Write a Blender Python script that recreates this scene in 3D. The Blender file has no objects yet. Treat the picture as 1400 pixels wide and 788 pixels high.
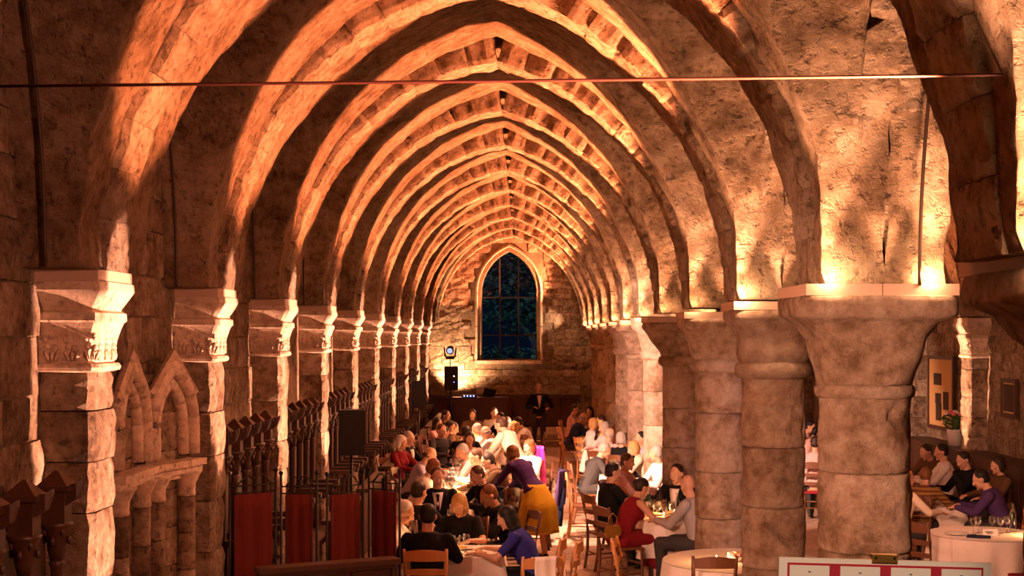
import bpy, bmesh, math, random
import numpy as np
from mathutils import Vector, Matrix, noise as mnoise
random.seed(7)
PI = math.pi
sc = bpy.context.scene
COL = sc.collection

# ------------------------------------------------------------ camera, world, exposure
cam_d = bpy.data.cameras.new('camera'); cam = bpy.data.objects.new('camera', cam_d); COL.objects.link(cam)
cam.location = (0, 0, 2.9); cam.rotation_euler = (PI/2, 0, 0)
cam_d.sensor_width = 36; cam_d.lens = 36*1900/1400
cam_d.shift_x = -15/1400; cam_d.shift_y = 66/1400
cam_d.clip_start = .05; cam_d.clip_end = 200
sc.camera = cam
sc.view_settings.view_transform = 'Standard'; sc.view_settings.look = 'None'
sc.view_settings.gamma = 1; sc.view_settings.use_curve_mapping = False
sc.view_settings.exposure = EXPOSURE = 0.0
w = bpy.data.worlds.new('world'); sc.world = w; w.use_nodes = True
w.node_tree.nodes['Background'].inputs[0].default_value = (.02, .05, .12, 1)
w.node_tree.nodes['Background'].inputs[1].default_value = .08

P = 3.15
def row(k): return (2.65+k)*P
YEND = row(10)+.15
GAIN = 1.0
def aim(o, tgt):
    d = Vector(tgt)-o.location; o.rotation_euler = d.to_track_quat('-Z', 'Y').to_euler()
def spot(name, loc, tgt, power, col, angle=60, blend=.5, r=.04):
    d = bpy.data.lights.new(name, 'SPOT'); d.energy = power*GAIN; d.color = col
    d.spot_size = math.radians(angle); d.spot_blend = blend; d.shadow_soft_size = r
    o = bpy.data.objects.new(name, d); COL.objects.link(o); o.location = loc; aim(o, tgt); return o
def point(name, loc, power, col, r=.05):
    d = bpy.data.lights.new(name, 'POINT'); d.energy = power*GAIN; d.color = col; d.shadow_soft_size = r
    o = bpy.data.objects.new(name, d); COL.objects.link(o); o.location = loc; return o
ORANGE = (1, .28, .115); AMBER = (1, .52, .27); WARM = (1, .55, .33); PINK = (1, .45, .36)
# spots standing on the cap plates of the columns: narrow beams up across the nave in the plane of each rib
for k in range(-1, 11):
    Y = row(k)-.41
    spot('vault_spot_lamp', (1.62, Y, 3.25), (-.6, Y+.30, 5.25), 5600, ORANGE, 70, .2).scale = (.42, 1, 1)
    for x, e in ((1.74, 1.0), (2.32, .8)):
        point('plate_lamp', (x, Y-.03, 3.235), 12 if k < 2 else 9, AMBER, .03)
        spot('plate_up_lamp', (x, Y-.05, 3.235), (x+(.12 if x > 2 else -.15), Y-.38, 5.2), 330*e if k < 2 else 260*e, (1, .45, .25), 56, .6)
    spot('plate_up_lamp', (2.06, Y-.035, 3.235), (2.04, Y-.34, 5.2), 85 if k < 2 else 60, (1, .45, .25), 60, .6)  # middle light added to fill the dark panel between the two side beams
    if k < 6: spot('aisle_spot_lamp', (2.50, Y, 3.25), (5.0, Y+.1, 5.2), 1500, ORANGE, 68, .2).scale = (.45, 1, 1)
# low lamps by the columns washing the right flank of each wall pier
for k in range(0, 10):
    spot('pier_wash_lamp', (1.2, row(k)+.12, 1.1), (-2.5, row(k)+.0, 2.62 if k == 1 else 2.35), 5200, (1, .44, .29), 26 if k == 1 else 34, .25).scale = (.32, 1, 1)
spot('walkway_fill_light', (-2.1, 19.6, 3.8), (.65, 20.6, 0), 3600, (1, .56, .36), 40, .6, .1)  # both walkway spots are added, sourceless fill to brighten the floor
spot('walkway_fill_light', (-2.1, 25.6, 3.8), (.5, 25.5, 0), 2200, (1, .50, .32), 44, .6, .1)
spot('menu_board_fill_light', (.35, 1.2, 3.55), (.47, 3.3, 2.35), 170, (1, .66, .46), 34, .5, .05)  # unseen spot added above the landing to brighten the menu board
spot('column_side_lamp', (4.8, 10.6, 2.7), (2.2, 14.7, 1.6), 420, (1, .50, .46), 30, .5, .05)
for k in (1, 3, 5, 7): spot('left_wall_fill_light', (1.5, row(k)-2.4, 3.5), (-2.7, row(k)+.4, 3.0), 230, (1, .34, .18), 70, .8, .1)  # added fill lifting the dark left wall, no fixture there
# left spotlight on the columns, then soft washes added as fill over the tables
spot('table_wash_lamp', (-2.2, 16.3, 3.7), (1.75, 21.8, 1.7), 6800, (1, .53, .38), 42, .4, .08)
spot('table_wash_lamp', (-2.2, 8.9, 3.5), (1.5, 13.6, 1.0), 620, (1, .50, .34), 40, .6, .08)
for k, e in ((1, 180), (2, 520), (3, 760), (4, 900), (5, 1000), (6, 950), (7, 700), (8, 420)):
    spot('table_wash_lamp', (1.3, row(k)+.5, 3.5), (-1.0, row(k)-1.2, .9), e, (1, .38, .20), 75, .6, .08)
spot('near_fill_light', (-1.2, 3.2, 3.2), (1.95, 9.8, 2.0), 2500, (1, .46, .28), 42, .7, .12)  # added light with no visible source, brightens the nearest columns
spot('near_fill_light', (1.4, 3.0, 3.4), (-2.7, 9.6, 2.9), 620, (1, .36, .22), 56, .7, .15)  # added fill for the near left wall and niche
spot('aisle_wash_lamp', (3.2, 12.6, 3.6), (5.4, 17.5, 1.0), 520, (1, .42, .26), 60, .6, .1)
spot('aisle_wash_lamp', (3.4, 19, 3.4), (6.8, 22.0, 1.9), 70, (1, .40, .24), 60, .6, .1)
spot('aisle_wash_lamp', (3.0, 23, 3.0), (5.4, 28.0, 1.5), 200, (1, .44, .28), 60, .6, .1)
spot('aisle_pier_lamp', (3.4, 21.0, 1.5), (6.7, 20.92, 2.2), 2600, (1, .48, .30), 34, .2).scale = (.26, 1, 1)
spot('aisle_pier_lamp', (4.2, 30.5, 1.4), (6.7, 30.45, 2.3), 500, (1, .48, .28), 30, .3)
spot('end_wall_lamp', (-2.1, YEND-.45, 1.30), (-1.75, YEND-.02, 2.4), 1100, AMBER, 120, .8)
spot('end_wall_lamp', (1.68, YEND-.30, 3.34), (-.2, YEND-.02, 3.42), 260, WARM, 46, .5)
spot('garden_lamp', (-3.2, 41.5, 4.5), (.2, 47, 3.4), 700, (.25, .45, 1), 90, .6)
spot('garden_lamp', (1.6, 42.0, 1.6), (-.4, 46, 4.2), 160, (.55, .75, .8), 80, .6)
# ------------------------------------------------------------ materials
MATS = {}
def new_mat(name):
    m = bpy.data.materials.new(name); m.use_nodes = True; nt = m.node_tree
    return m, nt, nt.nodes['Principled BSDF']
def stone(name, ca, cb, cc, bump=.03, sc1=1.3, rough=.92, strength=.9, var=.25, pits=True):
    m, nt, b = new_mat(name); N = nt.nodes; L = nt.links
    geo = N.new('ShaderNodeNewGeometry'); oi = N.new('ShaderNodeObjectInfo')
    add = N.new('ShaderNodeVectorMath'); add.operation = 'ADD'
    mul = N.new('ShaderNodeMath'); mul.operation = 'MULTIPLY'; mul.inputs[1].default_value = 7
    L.new(oi.outputs['Random'], mul.inputs[0]); L.new(geo.outputs['Position'], add.inputs[0]); L.new(mul.outputs[0], add.inputs[1])
    n1 = N.new('ShaderNodeTexNoise'); n1.inputs['Scale'].default_value = sc1; n1.inputs['Detail'].default_value = 6; n1.inputs['Roughness'].default_value = .65
    n2 = N.new('ShaderNodeTexNoise'); n2.inputs['Scale'].default_value = sc1*7; n2.inputs['Detail'].default_value = 8; n2.inputs['Roughness'].default_value = .7
    for n in (n1, n2): L.new(add.outputs[0], n.inputs['Vector'])
    r = N.new('ShaderNodeValToRGB'); r.color_ramp.elements[0].position = .40; r.color_ramp.elements[0].color = (*ca, 1)
    r.color_ramp.elements[1].position = .60; r.color_ramp.elements[1].color = (*cc, 1)
    e = r.color_ramp.elements.new(.5); e.color = (*cb, 1)
    mx = N.new('ShaderNodeMath'); mx.operation = 'ADD'
    m1 = N.new('ShaderNodeMath'); m1.operation = 'MULTIPLY'; m1.inputs[1].default_value = .5
    m2 = N.new('ShaderNodeMath'); m2.operation = 'MULTIPLY'; m2.inputs[1].default_value = .5
    L.new(n1.outputs['Fac'], m1.inputs[0]); L.new(n2.outputs['Fac'], m2.inputs[0]); L.new(m1.outputs[0], mx.inputs[0]); L.new(m2.outputs[0], mx.inputs[1])
    L.new(mx.outputs[0], r.inputs[0])
    hsv = N.new('ShaderNodeHueSaturation'); mr = N.new('ShaderNodeMapRange')
    mr.inputs['To Min'].default_value = 1-var; mr.inputs['To Max'].default_value = 1+var*.6
    L.new(oi.outputs['Random'], mr.inputs['Value']); L.new(mr.outputs[0], hsv.inputs['Value']); L.new(r.outputs[0], hsv.inputs['Color'])
    L.new(hsv.outputs[0], b.inputs['Base Color'])
    b.inputs['Roughness'].default_value = rough; b.inputs['Specular IOR Level'].default_value = .15
    # relief
    n3 = N.new('ShaderNodeTexNoise'); n3.inputs['Scale'].default_value = 13; n3.inputs['Detail'].default_value = 10; n3.inputs['Roughness'].default_value = .78
    n3.inputs['Distortion'].default_value = .4
    L.new(add.outputs[0], n3.inputs['Vector'])
    h = n3.outputs['Fac']
    if pits:
        n4 = N.new('ShaderNodeTexNoise'); n4.inputs['Scale'].default_value = 17; n4.inputs['Detail'].default_value = 5; n4.inputs['Roughness'].default_value = .6
        L.new(add.outputs[0], n4.inputs['Vector'])
        vr = N.new('ShaderNodeMapRange'); vr.inputs['From Min'].default_value = .30; vr.inputs['From Max'].default_value = .46; vr.inputs['To Min'].default_value = -.45; vr.inputs['To Max'].default_value = 0
        L.new(n4.outputs['Fac'], vr.inputs['Value'])
        ad = N.new('ShaderNodeMath'); ad.operation = 'ADD'; L.new(h, ad.inputs[0]); L.new(vr.outputs[0], ad.inputs[1]); h = ad.outputs[0]
        dk = N.new('ShaderNodeMapRange'); dk.inputs['From Min'].default_value = -.45; dk.inputs['From Max'].default_value = 0; dk.inputs['To Min'].default_value = .5; dk.inputs['To Max'].default_value = 1
        L.new(vr.outputs[0], dk.inputs['Value'])
        mm = N.new('ShaderNodeMath'); mm.operation = 'MULTIPLY'; L.new(dk.outputs[0], mm.inputs[0]); L.new(mr.outputs[0], mm.inputs[1]); L.new(mm.outputs[0], hsv.inputs['Value'])
    bp = N.new('ShaderNodeBump'); bp.inputs['Strength'].default_value = strength; bp.inputs['Distance'].default_value = bump
    L.new(h, bp.inputs['Height']); L.new(bp.outputs[0], b.inputs['Normal'])
    MATS[name] = m; return m
def plain(name, col, rough=.6, metal=0, spec=.3, nscale=40, nbump=.0, var=.12, sheen=0, ior=None, trans=0, stretch=None, emit=None, estr=0):
    m, nt, b = new_mat(name); N = nt.nodes; L = nt.links
    tc = N.new('ShaderNodeTexCoord'); mp = N.new('ShaderNodeMapping')
    if stretch: mp.inputs['Scale'].default_value = stretch
    n = N.new('ShaderNodeTexNoise'); n.inputs['Scale'].default_value = nscale; n.inputs['Detail'].default_value = 4
    L.new(tc.outputs['Object'], mp.inputs[0]); L.new(mp.outputs[0], n.inputs['Vector'])
    mr = N.new('ShaderNodeMapRange'); mr.inputs['To Min'].default_value = 1-var; mr.inputs['To Max'].default_value = 1+var
    hsv = N.new('ShaderNodeHueSaturation'); hsv.inputs['Color'].default_value = (*col, 1)
    L.new(n.outputs['Fac'], mr.inputs['Value']); L.new(mr.outputs[0], hsv.inputs['Value']); L.new(hsv.outputs[0], b.inputs['Base Color'])
    b.inputs['Roughness'].default_value = rough; b.inputs['Metallic'].default_value = metal; b.inputs['Specular IOR Level'].default_value = spec
    b.inputs['Transmission Weight'].default_value = trans
    if sheen: b.inputs['Sheen Weight'].default_value = sheen
    if emit: b.inputs['Emission Color'].default_value = (*emit, 1); b.inputs['Emission Strength'].default_value = estr
    if nbump:
        bp = N.new('ShaderNodeBump'); bp.inputs['Strength'].default_value = .6; bp.inputs['Distance'].default_value = nbump
        L.new(n.outputs['Fac'], bp.inputs['Height']); L.new(bp.outputs[0], b.inputs['Normal'])
    MATS[name] = m; return m
stone('vault', (.22, .13, .07), (.46, .31, .19), (.64, .47, .32), bump=.16, sc1=1.1, strength=1.0, var=.06)
stone('rib', (.26, .17, .10), (.50, .36, .24), (.70, .55, .40), bump=.12, sc1=1.4, strength=1.0, var=.18)
stone('wall', (.18, .11, .06), (.38, .26, .16), (.56, .42, .29), bump=.12, sc1=1.0, var=.16)
stone('block', (.18, .11, .065), (.40, .28, .18), (.60, .46, .33), bump=.10, sc1=1.4, var=.22)
stone('column', (.27, .17, .10), (.54, .39, .28), (.74, .60, .47), bump=.10, sc1=1.1, strength=.9, var=.12, pits=False)
stone('carved', (.40, .28, .19), (.58, .44, .32), (.70, .56, .43), bump=.012, sc1=2, strength=.7, var=.1)
stone('mortar', (.16, .11, .07), (.24, .17, .11), (.3, .22, .15), bump=.03, var=.05)
stone('slab', (.36, .25, .18), (.50, .37, .28), (.60, .46, .36), bump=.006, sc1=1.5, rough=.55, strength=.5, var=.22, pits=False)
plain('plate_paint', (.52, .36, .26), .6, var=.05)
plain('dark_wood', (.06, .024, .012), .42, nscale=12, stretch=(1, 1, .15), var=.35, spec=.5, nbump=.002)
plain('chair_wood', (.16, .06, .025), .4, nscale=14, stretch=(1, 1, .2), var=.3, spec=.5)
plain('light_wood', (.52, .22, .07), .4, nscale=14, stretch=(1, 1, .2), var=.25, spec=.5)
plain('red_cushion', (.30, .02, .03), .9, nscale=80, nbump=.002)
plain('red_cloth', (.11, .012, .007), .95, nscale=60, stretch=(1, 1, .08), nbump=.003, var=.25)
plain('iron', (.03, .025, .022), .45, metal=.7)
plain('brass', (.65, .36, .08), .35, metal=.9)
plain('black_plastic', (.012, .012, .013), .5)
plain('grille', (.02, .02, .02), .7, nscale=300, nbump=.002)
plain('linen', (.80, .70, .62), .9, nscale=25, var=.05, nbump=.004)
plain('paper', (.85, .78, .68), .8, var=.02)
plain('ink_red', (.45, .02, .04), .7, var=.03)
plain('ink_dark', (.12, .1, .1), .7, var=.03)
plain('china', (.8, .76, .7), .25, spec=.6, var=.02)
plain('food', (.55, .28, .06), .6, nscale=70, var=.5)
plain('wine', (.22, .01, .02), .05, trans=.5, var=0)
plain('bottle_green', (.02, .06, .02), .08, spec=.7, var=0)
plain('bottle_dark', (.02, .012, .01), .08, spec=.7, var=0)
plain('wax', (.85, .75, .6), .6, var=.02)
plain('flame', (1, .6, .2), .5, emit=(1, .55, .18), estr=60)
plain('blue_led', (.1, .2, 1), .5, emit=(.15, .25, 1), estr=14)
plain('screen_glow', (.2, .2, .3), .5, emit=(.3, .3, .6), estr=1)
plain('lens_glow', (.6, .7, 1), .5, emit=(.35, .5, 1), estr=1.2)
plain('tie_metal', (.07, .02, .017), .7, metal=0)
plain('conduit', (.06, .035, .022), .5, metal=.3)
plain('foliage', (.04, .10, .05), .7, nscale=9, var=.6)
plain('bark', (.08, .06, .05), .9)
plain('earth', (.04, .05, .03), .95)
plain('petal_white', (.8, .7, .62), .7); plain('petal_pink', (.75, .2, .25), .7); plain('petal_yellow', (.8, .6, .2), .7)
plain('leaf_green', (.08, .18, .05), .6)
plain('lead', (.05, .045, .04), .5, metal=.5)
m, nt, b = new_mat('window_glass'); MATS['window_glass'] = m
N = nt.nodes; L = nt.links; tr = N.new('ShaderNodeBsdfTransparent'); tr.inputs[0].default_value = (.75, .8, .9, 1)
gl = N.new('ShaderNodeBsdfGlossy'); gl.inputs['Roughness'].default_value = .05; gl.inputs['Color'].default_value = (.6, .6, .6, 1)
fr = N.new('ShaderNodeFresnel'); fr.inputs[0].default_value = 1.45; mixs = N.new('ShaderNodeMixShader')
L.new(fr.outputs[0], mixs.inputs[0]); L.new(tr.outputs[0], mixs.inputs[1]); L.new(gl.outputs[0], mixs.inputs[2])
L.new(mixs.outputs[0], N['Material Output'].inputs['Surface'])

m, nt, b = new_mat('glassware'); MATS['glassware'] = m; N = nt.nodes; L = nt.links
tr = N.new('ShaderNodeBsdfTransparent'); tr.inputs[0].default_value = (.93, .93, .93, 1); gl = N.new('ShaderNodeBsdfGlossy'); gl.inputs['Roughness'].default_value = .12
fr = N.new('ShaderNodeLayerWeight'); fr.inputs[0].default_value = .45; mixs = N.new('ShaderNodeMixShader')
L.new(fr.outputs['Facing'], mixs.inputs[0]); L.new(tr.outputs[0], mixs.inputs[1]); L.new(gl.outputs[0], mixs.inputs[2]); L.new(mixs.outputs[0], N['Material Output'].inputs['Surface'])
# ------------------------------------------------------------ mesh helpers
def euler(r): return Matrix.Rotation(r[2], 4, 'Z') @ Matrix.Rotation(r[1], 4, 'Y') @ Matrix.Rotation(r[0], 4, 'X')
class MB:
    def __init__(s): s.v = []; s.f = []; s.mi = []; s.cur = 0
    def add(s, vs, fs, M=None):
        b = len(s.v)
        s.v += [tuple(M @ Vector(p)) if M is not None else tuple(p) for p in vs]
        s.f += [tuple(b+i for i in f) for f in fs]; s.mi += [s.cur]*len(fs); return s
    def box(s, c, d, rot=(0, 0, 0), taper=1, jit=0):
        x, y, z = d[0]/2, d[1]/2, d[2]/2
        vs = [(-x, -y, -z), (x, -y, -z), (x, y, -z), (-x, y, -z), (-x*taper, -y*taper, z), (x*taper, -y*taper, z), (x*taper, y*taper, z), (-x*taper, y*taper, z)]
        if jit: vs = [tuple(a+random.uniform(-jit, jit) for a in p) for p in vs]
        return s.add(vs, [(0, 3, 2, 1), (4, 5, 6, 7), (0, 1, 5, 4), (1, 2, 6, 5), (2, 3, 7, 6), (3, 0, 4, 7)], Matrix.Translation(c) @ euler(rot))
    def cyl(s, p0, p1, r0, r1=None, n=10, caps=True):
        if r1 is None: r1 = r0
        p0 = Vector(p0); p1 = Vector(p1); d = p1-p0
        q = d.to_track_quat('Z', 'Y').to_matrix()
        vs = []
        for p, r in ((p0, r0), (p1, r1)):
            for i in range(n):
                a = 2*PI*i/n; vs.append(p+q @ Vector((r*math.cos(a), r*math.sin(a), 0)))
        fs = [(i, (i+1) % n, n+(i+1) % n, n+i) for i in range(n)]
        if caps: fs += [tuple(range(n))[::-1], tuple(range(n, 2*n))]
        return s.add(vs, fs)
    def rings(s, rings, cap=True, closed=True):
        n = len(rings[0]); vs = [p for r in rings for p in r]; fs = []
        for j in range(len(rings)-1):
            for i in range(n if closed else n-1):
                k = (i+1) % n; fs.append((j*n+i, j*n+k, (j+1)*n+k, (j+1)*n+i))
        if cap: fs += [tuple(range(n))[::-1], tuple(range((len(rings)-1)*n, len(rings)*n))]
        return s.add(vs, fs)
    def lathe(s, prof, c=(0, 0, 0), n=16, cap=True):
        return s.rings([[(c[0]+r*math.cos(2*PI*i/n), c[1]+r*math.sin(2*PI*i/n), c[2]+z) for i in range(n)] for r, z in prof], cap)
    def tube(s, pts, r, n=6):
        rs = r if isinstance(r, (list, tuple)) else [r]*len(pts)
        pts = [Vector(p) for p in pts]; rings = []
        up = Vector((0, 0, 1))
        for i, p in enumerate(pts):
            d = (pts[min(i+1, len(pts)-1)]-pts[max(i-1, 0)]).normalized()
            a = d.cross(up)
            if a.length < .1: a = d.cross(Vector((0, 1, 0)))
            a.normalize(); b2 = a.cross(d).normalized()
            rings.append([p+rs[i]*(math.cos(2*PI*j/n)*a+math.sin(2*PI*j/n)*b2) for j in range(n)])
        return s.rings(rings)
    def ball(s, c, r, n=10, m=6, M=None):
        if not isinstance(r, (list, tuple)): r = (r, r, r)
        vs = [(0, 0, -r[2])]; fs = []
        for j in range(1, m):
            t = -PI/2+PI*j/m
            for i in range(n):
                a = 2*PI*i/n; vs.append((r[0]*math.cos(t)*math.cos(a), r[1]*math.cos(t)*math.sin(a), r[2]*math.sin(t)))
        vs.append((0, 0, r[2])); last = len(vs)-1
        for i in range(n): fs.append((0, 1+(i+1) % n, 1+i)); fs.append((last, last-n+i, last-n+(i+1) % n))
        for j in range(m-2):
            for i in range(n):
                k = (i+1) % n; fs.append((1+j*n+i, 1+j*n+k, 1+(j+1)*n+k, 1+(j+1)*n+i))
        MM = Matrix.Translation(c)
        if M is not None: MM = MM @ M
        return s.add(vs, fs, MM)
    def mesh(s, name, mats, smooth=False):
        me = bpy.data.meshes.new(name); me.from_pydata(s.v, [], s.f)
        if not isinstance(mats, (list, tuple)): mats = [mats]
        for mt in mats: me.materials.append(MATS[mt] if isinstance(mt, str) else mt)
        if len(mats) > 1: me.polygons.foreach_set('material_index', s.mi)
        if smooth: me.polygons.foreach_set('use_smooth', [True]*len(me.polygons))
        me.update(); return me
    def build(s, name, mats, parent=None, smooth=False): return link(name, s.mesh(name, mats, smooth), parent)
def link(name, me, parent=None, loc=None, rot=None, scale=None):
    o = bpy.data.objects.new(name, me); COL.objects.link(o)
    if parent is not None: o.parent = parent
    if loc is not None: o.location = loc
    if rot is not None: o.rotation_euler = rot
    if scale is not None: o.scale = scale
    return o
def tag(o, label, cat, group=None):
    o['label'] = label; o['category'] = cat
    if group: o['group'] = group
    return o
def thing(name, label, cat, loc=(0, 0, 0), rz=0, group=None):
    o = bpy.data.objects.new(name, None); COL.objects.link(o); o.location = loc; o.rotation_euler = (0, 0, rz)
    return tag(o, label, cat, group)
def struct(name, mb, mats, parent=None, smooth=False):
    o = mb.build(name, mats, parent, smooth); o['kind'] = 'structure'; return o
KIDS = {}
def copy_tree(o, label=None, loc=None, rz=None, group=None, parent=None, kids=None):
    c = o.copy(); COL.objects.link(c)
    if parent is not None: c.parent = parent
    if label: c['label'] = label
    if group: c['group'] = group
    if loc is not None: c.location = loc
    if rz is not None: c.rotation_euler = (0, 0, rz)
    ks = kids if kids is not None else KIDS.get(o.name)
    if ks is None:
        ks = list(o.children); KIDS[o.name] = ks
    for ch in ks: copy_tree(ch, parent=c)
    return c

# ------------------------------------------------------------ vault geometry
ZL, ZR = 3.285, 3.19
AX = -.265
XS_L, XS_R = -2.42, 1.69           # springing of the nave ribs
RIB_TOP, WEB_TOP = 5.743, 6.0
XW_L, XW_R = -2.83, 6.95           # side walls
XC = 2.07                          # line of columns
AXA = 4.5; AS_L, AS_R = 2.45, 6.56
ROWS = list(range(-1, 11))
def arc(xs, ax, z0, top):
    a = abs(ax-xs); r = top-z0; R = (a*a+r*r)/(2*a); sg = 1 if ax > xs else -1
    cx = xs+sg*R; th = math.asin(min(1, r/R))
    if r > R: th = PI-th
    return cx, R, th, sg
def arc_pt(A, z0, t, dr=0):
    cx, R, th, sg = A; a = t*th
    return cx-sg*(R+dr)*math.cos(a), z0+(R+dr)*math.sin(a)
def arcs_height(x, xs, ax, z0, top):
    cx, R, th, sg = arc(xs, ax, z0, top)
    return z0+math.sqrt(max(0, R*R-(x-cx)**2))
MASS = .38
def mass_at(x, aisle=False):
    """half width of the masonry over the supports: wider over the wall piers than over the columns"""
    f = min(1, max(0, ((x-4.2) if aisle else (-x-.2))/1.8)); return MASS+(.24 if not aisle else .12)*f
def side_z(y, z0, top=5.62, ms=MASS):
    """lancet profile of the side cells, y measured from a row"""
    t = min(y, P-y)-ms
    if t <= 1e-4: return z0
    a = P/2-ms; r = top-z0; R = (a*a+r*r)/(2*a); u = min(t, a)
    return z0+math.sqrt(max(0, R*R-(R-u)**2))
def web_mesh(name, x0, xsl, ax, xsr, x1, zl, zr):
    def prof(x):
        if x <= xsl: return zl
        if x >= xsr: return zr
        return arcs_height(x, xsl, ax, zl, WEB_TOP) if x < ax else arcs_height(x, xsr, ax, zr, WEB_TOP)
    xs = list(np.linspace(x0, xsl-.001, 8))
    Al = arc(xsl, ax, zl, WEB_TOP); Ar = arc(xsr, ax, zr, WEB_TOP)
    n = 62
    xs += [arc_pt(Al, zl, i/n)[0] for i in range(n)]+[ax]+[arc_pt(Ar, zr, i/n)[0] for i in range(n-1, -1, -1)]
    xs += list(np.linspace(xsr+.001, x1, 8))
    a = P/2-MASS; R = (a*a+2.335**2)/(2*a); th = math.asin(min(1, 2.335/R)); m = 44
    half = list(np.linspace(0, MASS-.001, 13))+[MASS+R*(1-math.cos(th*i/m)) for i in range(m)]
    ys = half+[P/2]+[P-y for y in reversed(half)]
    vs = []
    for y in ys:
        for x in xs:
            f = (x-x0)/(x1-x0); z0 = zl+(zr-zl)*f
            ms = mass_at(x, x0 > 0); y_ = min(y, P-y); y_ = y_*ms/MASS if y_ <= MASS else ms+(y_-MASS)*(P/2-ms)/(P/2-MASS)
            Y = y_ if y <= P/2 else P-y_
            zm = prof(x); zs = side_z(Y, z0, 5.62, ms)
            z = max(zm, zs)
            q = Vector((x*2.3, y*2.3, z*2.3)); 
            d = mnoise.fractal(q, 1.0, 2.1, 5)*.055 if z > z0+.02 else 0
            yy = Y if y in (0, P) else Y+mnoise.noise(q*2.2)*.02
            vs.append((x+mnoise.noise(q*2+Vector((9, 0, 0)))*.02+d*(.6 if x < ax else -.6)*(1 if zm < z0+2 else .3), yy, z+d*.5))
    nx = len(xs); fs = []
    for j in range(len(ys)-1):
        for i in range(nx-1):
            b = j*nx+i; fs.append((b, b+nx, b+nx+1, b+1))
    me = bpy.data.meshes.new(name); me.from_pydata(vs, [], fs); me.materials.append(MATS['vault'])
    me.polygons.foreach_set('use_smooth', [True]*len(fs)); me.update(); return me
ceiling = bpy.data.objects.new('ceiling', None); COL.objects.link(ceiling); ceiling['kind'] = 'structure'
nave_web = web_mesh('vault_web', XW_L, -2.46, AX, 1.73, XC, ZL, ZR)
aisle_web = web_mesh('vault_web', XC, 2.42, AXA, 6.59, XW_R, ZR, ZR)
for k in range(-2, 10):
    link('vault_web', nave_web, ceiling, (0, row(k), 0)); link('vault_web', aisle_web, ceiling, (0, row(k), 0))
# cover slab above the webs
MB().box(((XW_L+XW_R)/2, 18, 6.55), (11, 47, .3)).build('roof_slab', 'mortar', ceiling)

def voussoir_mesh(A, z0, n, i, thick, depth, seed):
    """a worn wedge stone of the arch between t=i/n and (i+1)/n, in world x,z and local y"""
    rnd = random.Random(seed); dj = rnd.uniform(-.004, .004); ty = thick/2+rnd.uniform(-.008, .008); off = Vector((seed*1.7, seed*.9, 0))
    NT = 6; prof_ = [(-1, depth), (-1, .16), (-1, .06), (-1, 0), (-.6, 0), (-.2, 0), (.2, 0), (.6, 0), (1, 0), (1, .06), (1, .16), (1, depth)]
    vs = []
    for a in range(NT+1):
        t = (i+.006+.988*a/NT)/n
        for u, d in prof_:
            edge = .008 if a in (0, NT) else 0
            if abs(u) == 1 and d == 0: edge += .010
            p0 = arc_pt(A, z0, t, 0); q = Vector((p0[0]*9, u*ty*9, p0[1]*9))+off
            k_ = mnoise.fractal(q, .9, 2.1, 4)*.020
            p = arc_pt(A, z0, t, d+dj+edge+(k_ if d < .1 else 0))
            vs.append((p[0], u*(ty-edge*.5)+(mnoise.noise(q*.8+Vector((5, 5, 5)))*.020*(1 if u > 0 else -1) if abs(u) == 1 and d < .3 else 0), p[1]))
    m_ = len(prof_); fs = []
    for a in range(NT):
        for j in range(m_-1): fs.append((a*m_+j, a*m_+j+1, (a+1)*m_+j+1, (a+1)*m_+j))
    fs += [tuple(range(m_))[::-1], tuple(range(NT*m_, NT*m_+m_))]
    me = bpy.data.meshes.new('voussoir'); me.from_pydata(vs, [], fs); me.materials.append(MATS['rib']); me.update(); return me
def core_mesh(A, z0, thick, depth, n=24, inset=.018):
    mb = MB(); rings = []
    for i in range(n+1):
        t = i/n; a = arc_pt(A, z0, t, inset); b = arc_pt(A, z0, t, depth); y = thick/2-.02
        rings.append([(a[0], -y, a[1]), (a[0], y, a[1]), (b[0], y, b[1]), (b[0], -y, b[1])])
    mb.rings(rings); return mb
def rough_rib(A, z0, thick, depth, n=40, seed=0):
    """an arch rib with joints cut between its stones and a worn surface"""
    mb = MB(); rings = []
    for i in range(n*3+1):
        t = i/(n*3); gap = .02 if i % 12 == 0 else 0
        ring = []
        for u, dd in ((-1, gap), (-.5, gap*.6), (0, gap*.6), (.5, gap*.6), (1, gap), (1, .12), (1, depth), (-1, depth), (-1, .12)):
            y = u*(thick/2-gap*.5); p = arc_pt(A, z0, t, dd)
            q = Vector((p[0]*5, y*5+seed*3.1, p[1]*5)); nn = mnoise.fractal(q, 1, 2, 4)*.022
            p = arc_pt(A, z0, t, dd+nn); ring.append((p[0], y+mnoise.noise(q*1.7)*.02, p[1]))
        rings.append(ring)
    mb.rings(rings); return mb
AL = arc(XS_L, AX, ZL, RIB_TOP); AR = arc(XS_R, AX, ZR, RIB_TOP)
NV = 12; TH = .46
vl = [[voussoir_mesh(AL, ZL, NV, i, TH, .34, i*7+s) for i in range(NV)] for s in (0, 100)]
vr = [[voussoir_mesh(AR, ZR, NV, i, TH, .34, i*5+s+50) for i in range(NV)] for s in (0, 100)]
coreL = core_mesh(AL, ZL, TH, .42).mesh('rib_core', 'mortar'); coreR = core_mesh(AR, ZR, TH, .42).mesh('rib_core', 'mortar')
for k in ROWS:
    for side, meshes, core in (('l', vl, coreL), ('r', vr, coreR)):
        rib = link('vault_rib', core, ceiling, (0, row(k), 0))
        for i, me in enumerate(meshes[k % 2]): link('voussoir', me, rib)
AAL = arc(AS_L, AXA, ZR, RIB_TOP); AAR = arc(AS_R, AXA, ZR, RIB_TOP)
ra = [rough_rib(AAL, ZR, TH, .42, 16, 1).mesh('aisle_rib', 'rib'), rough_rib(AAR, ZR, TH, .42, 16, 2).mesh('aisle_rib', 'rib')]
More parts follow.
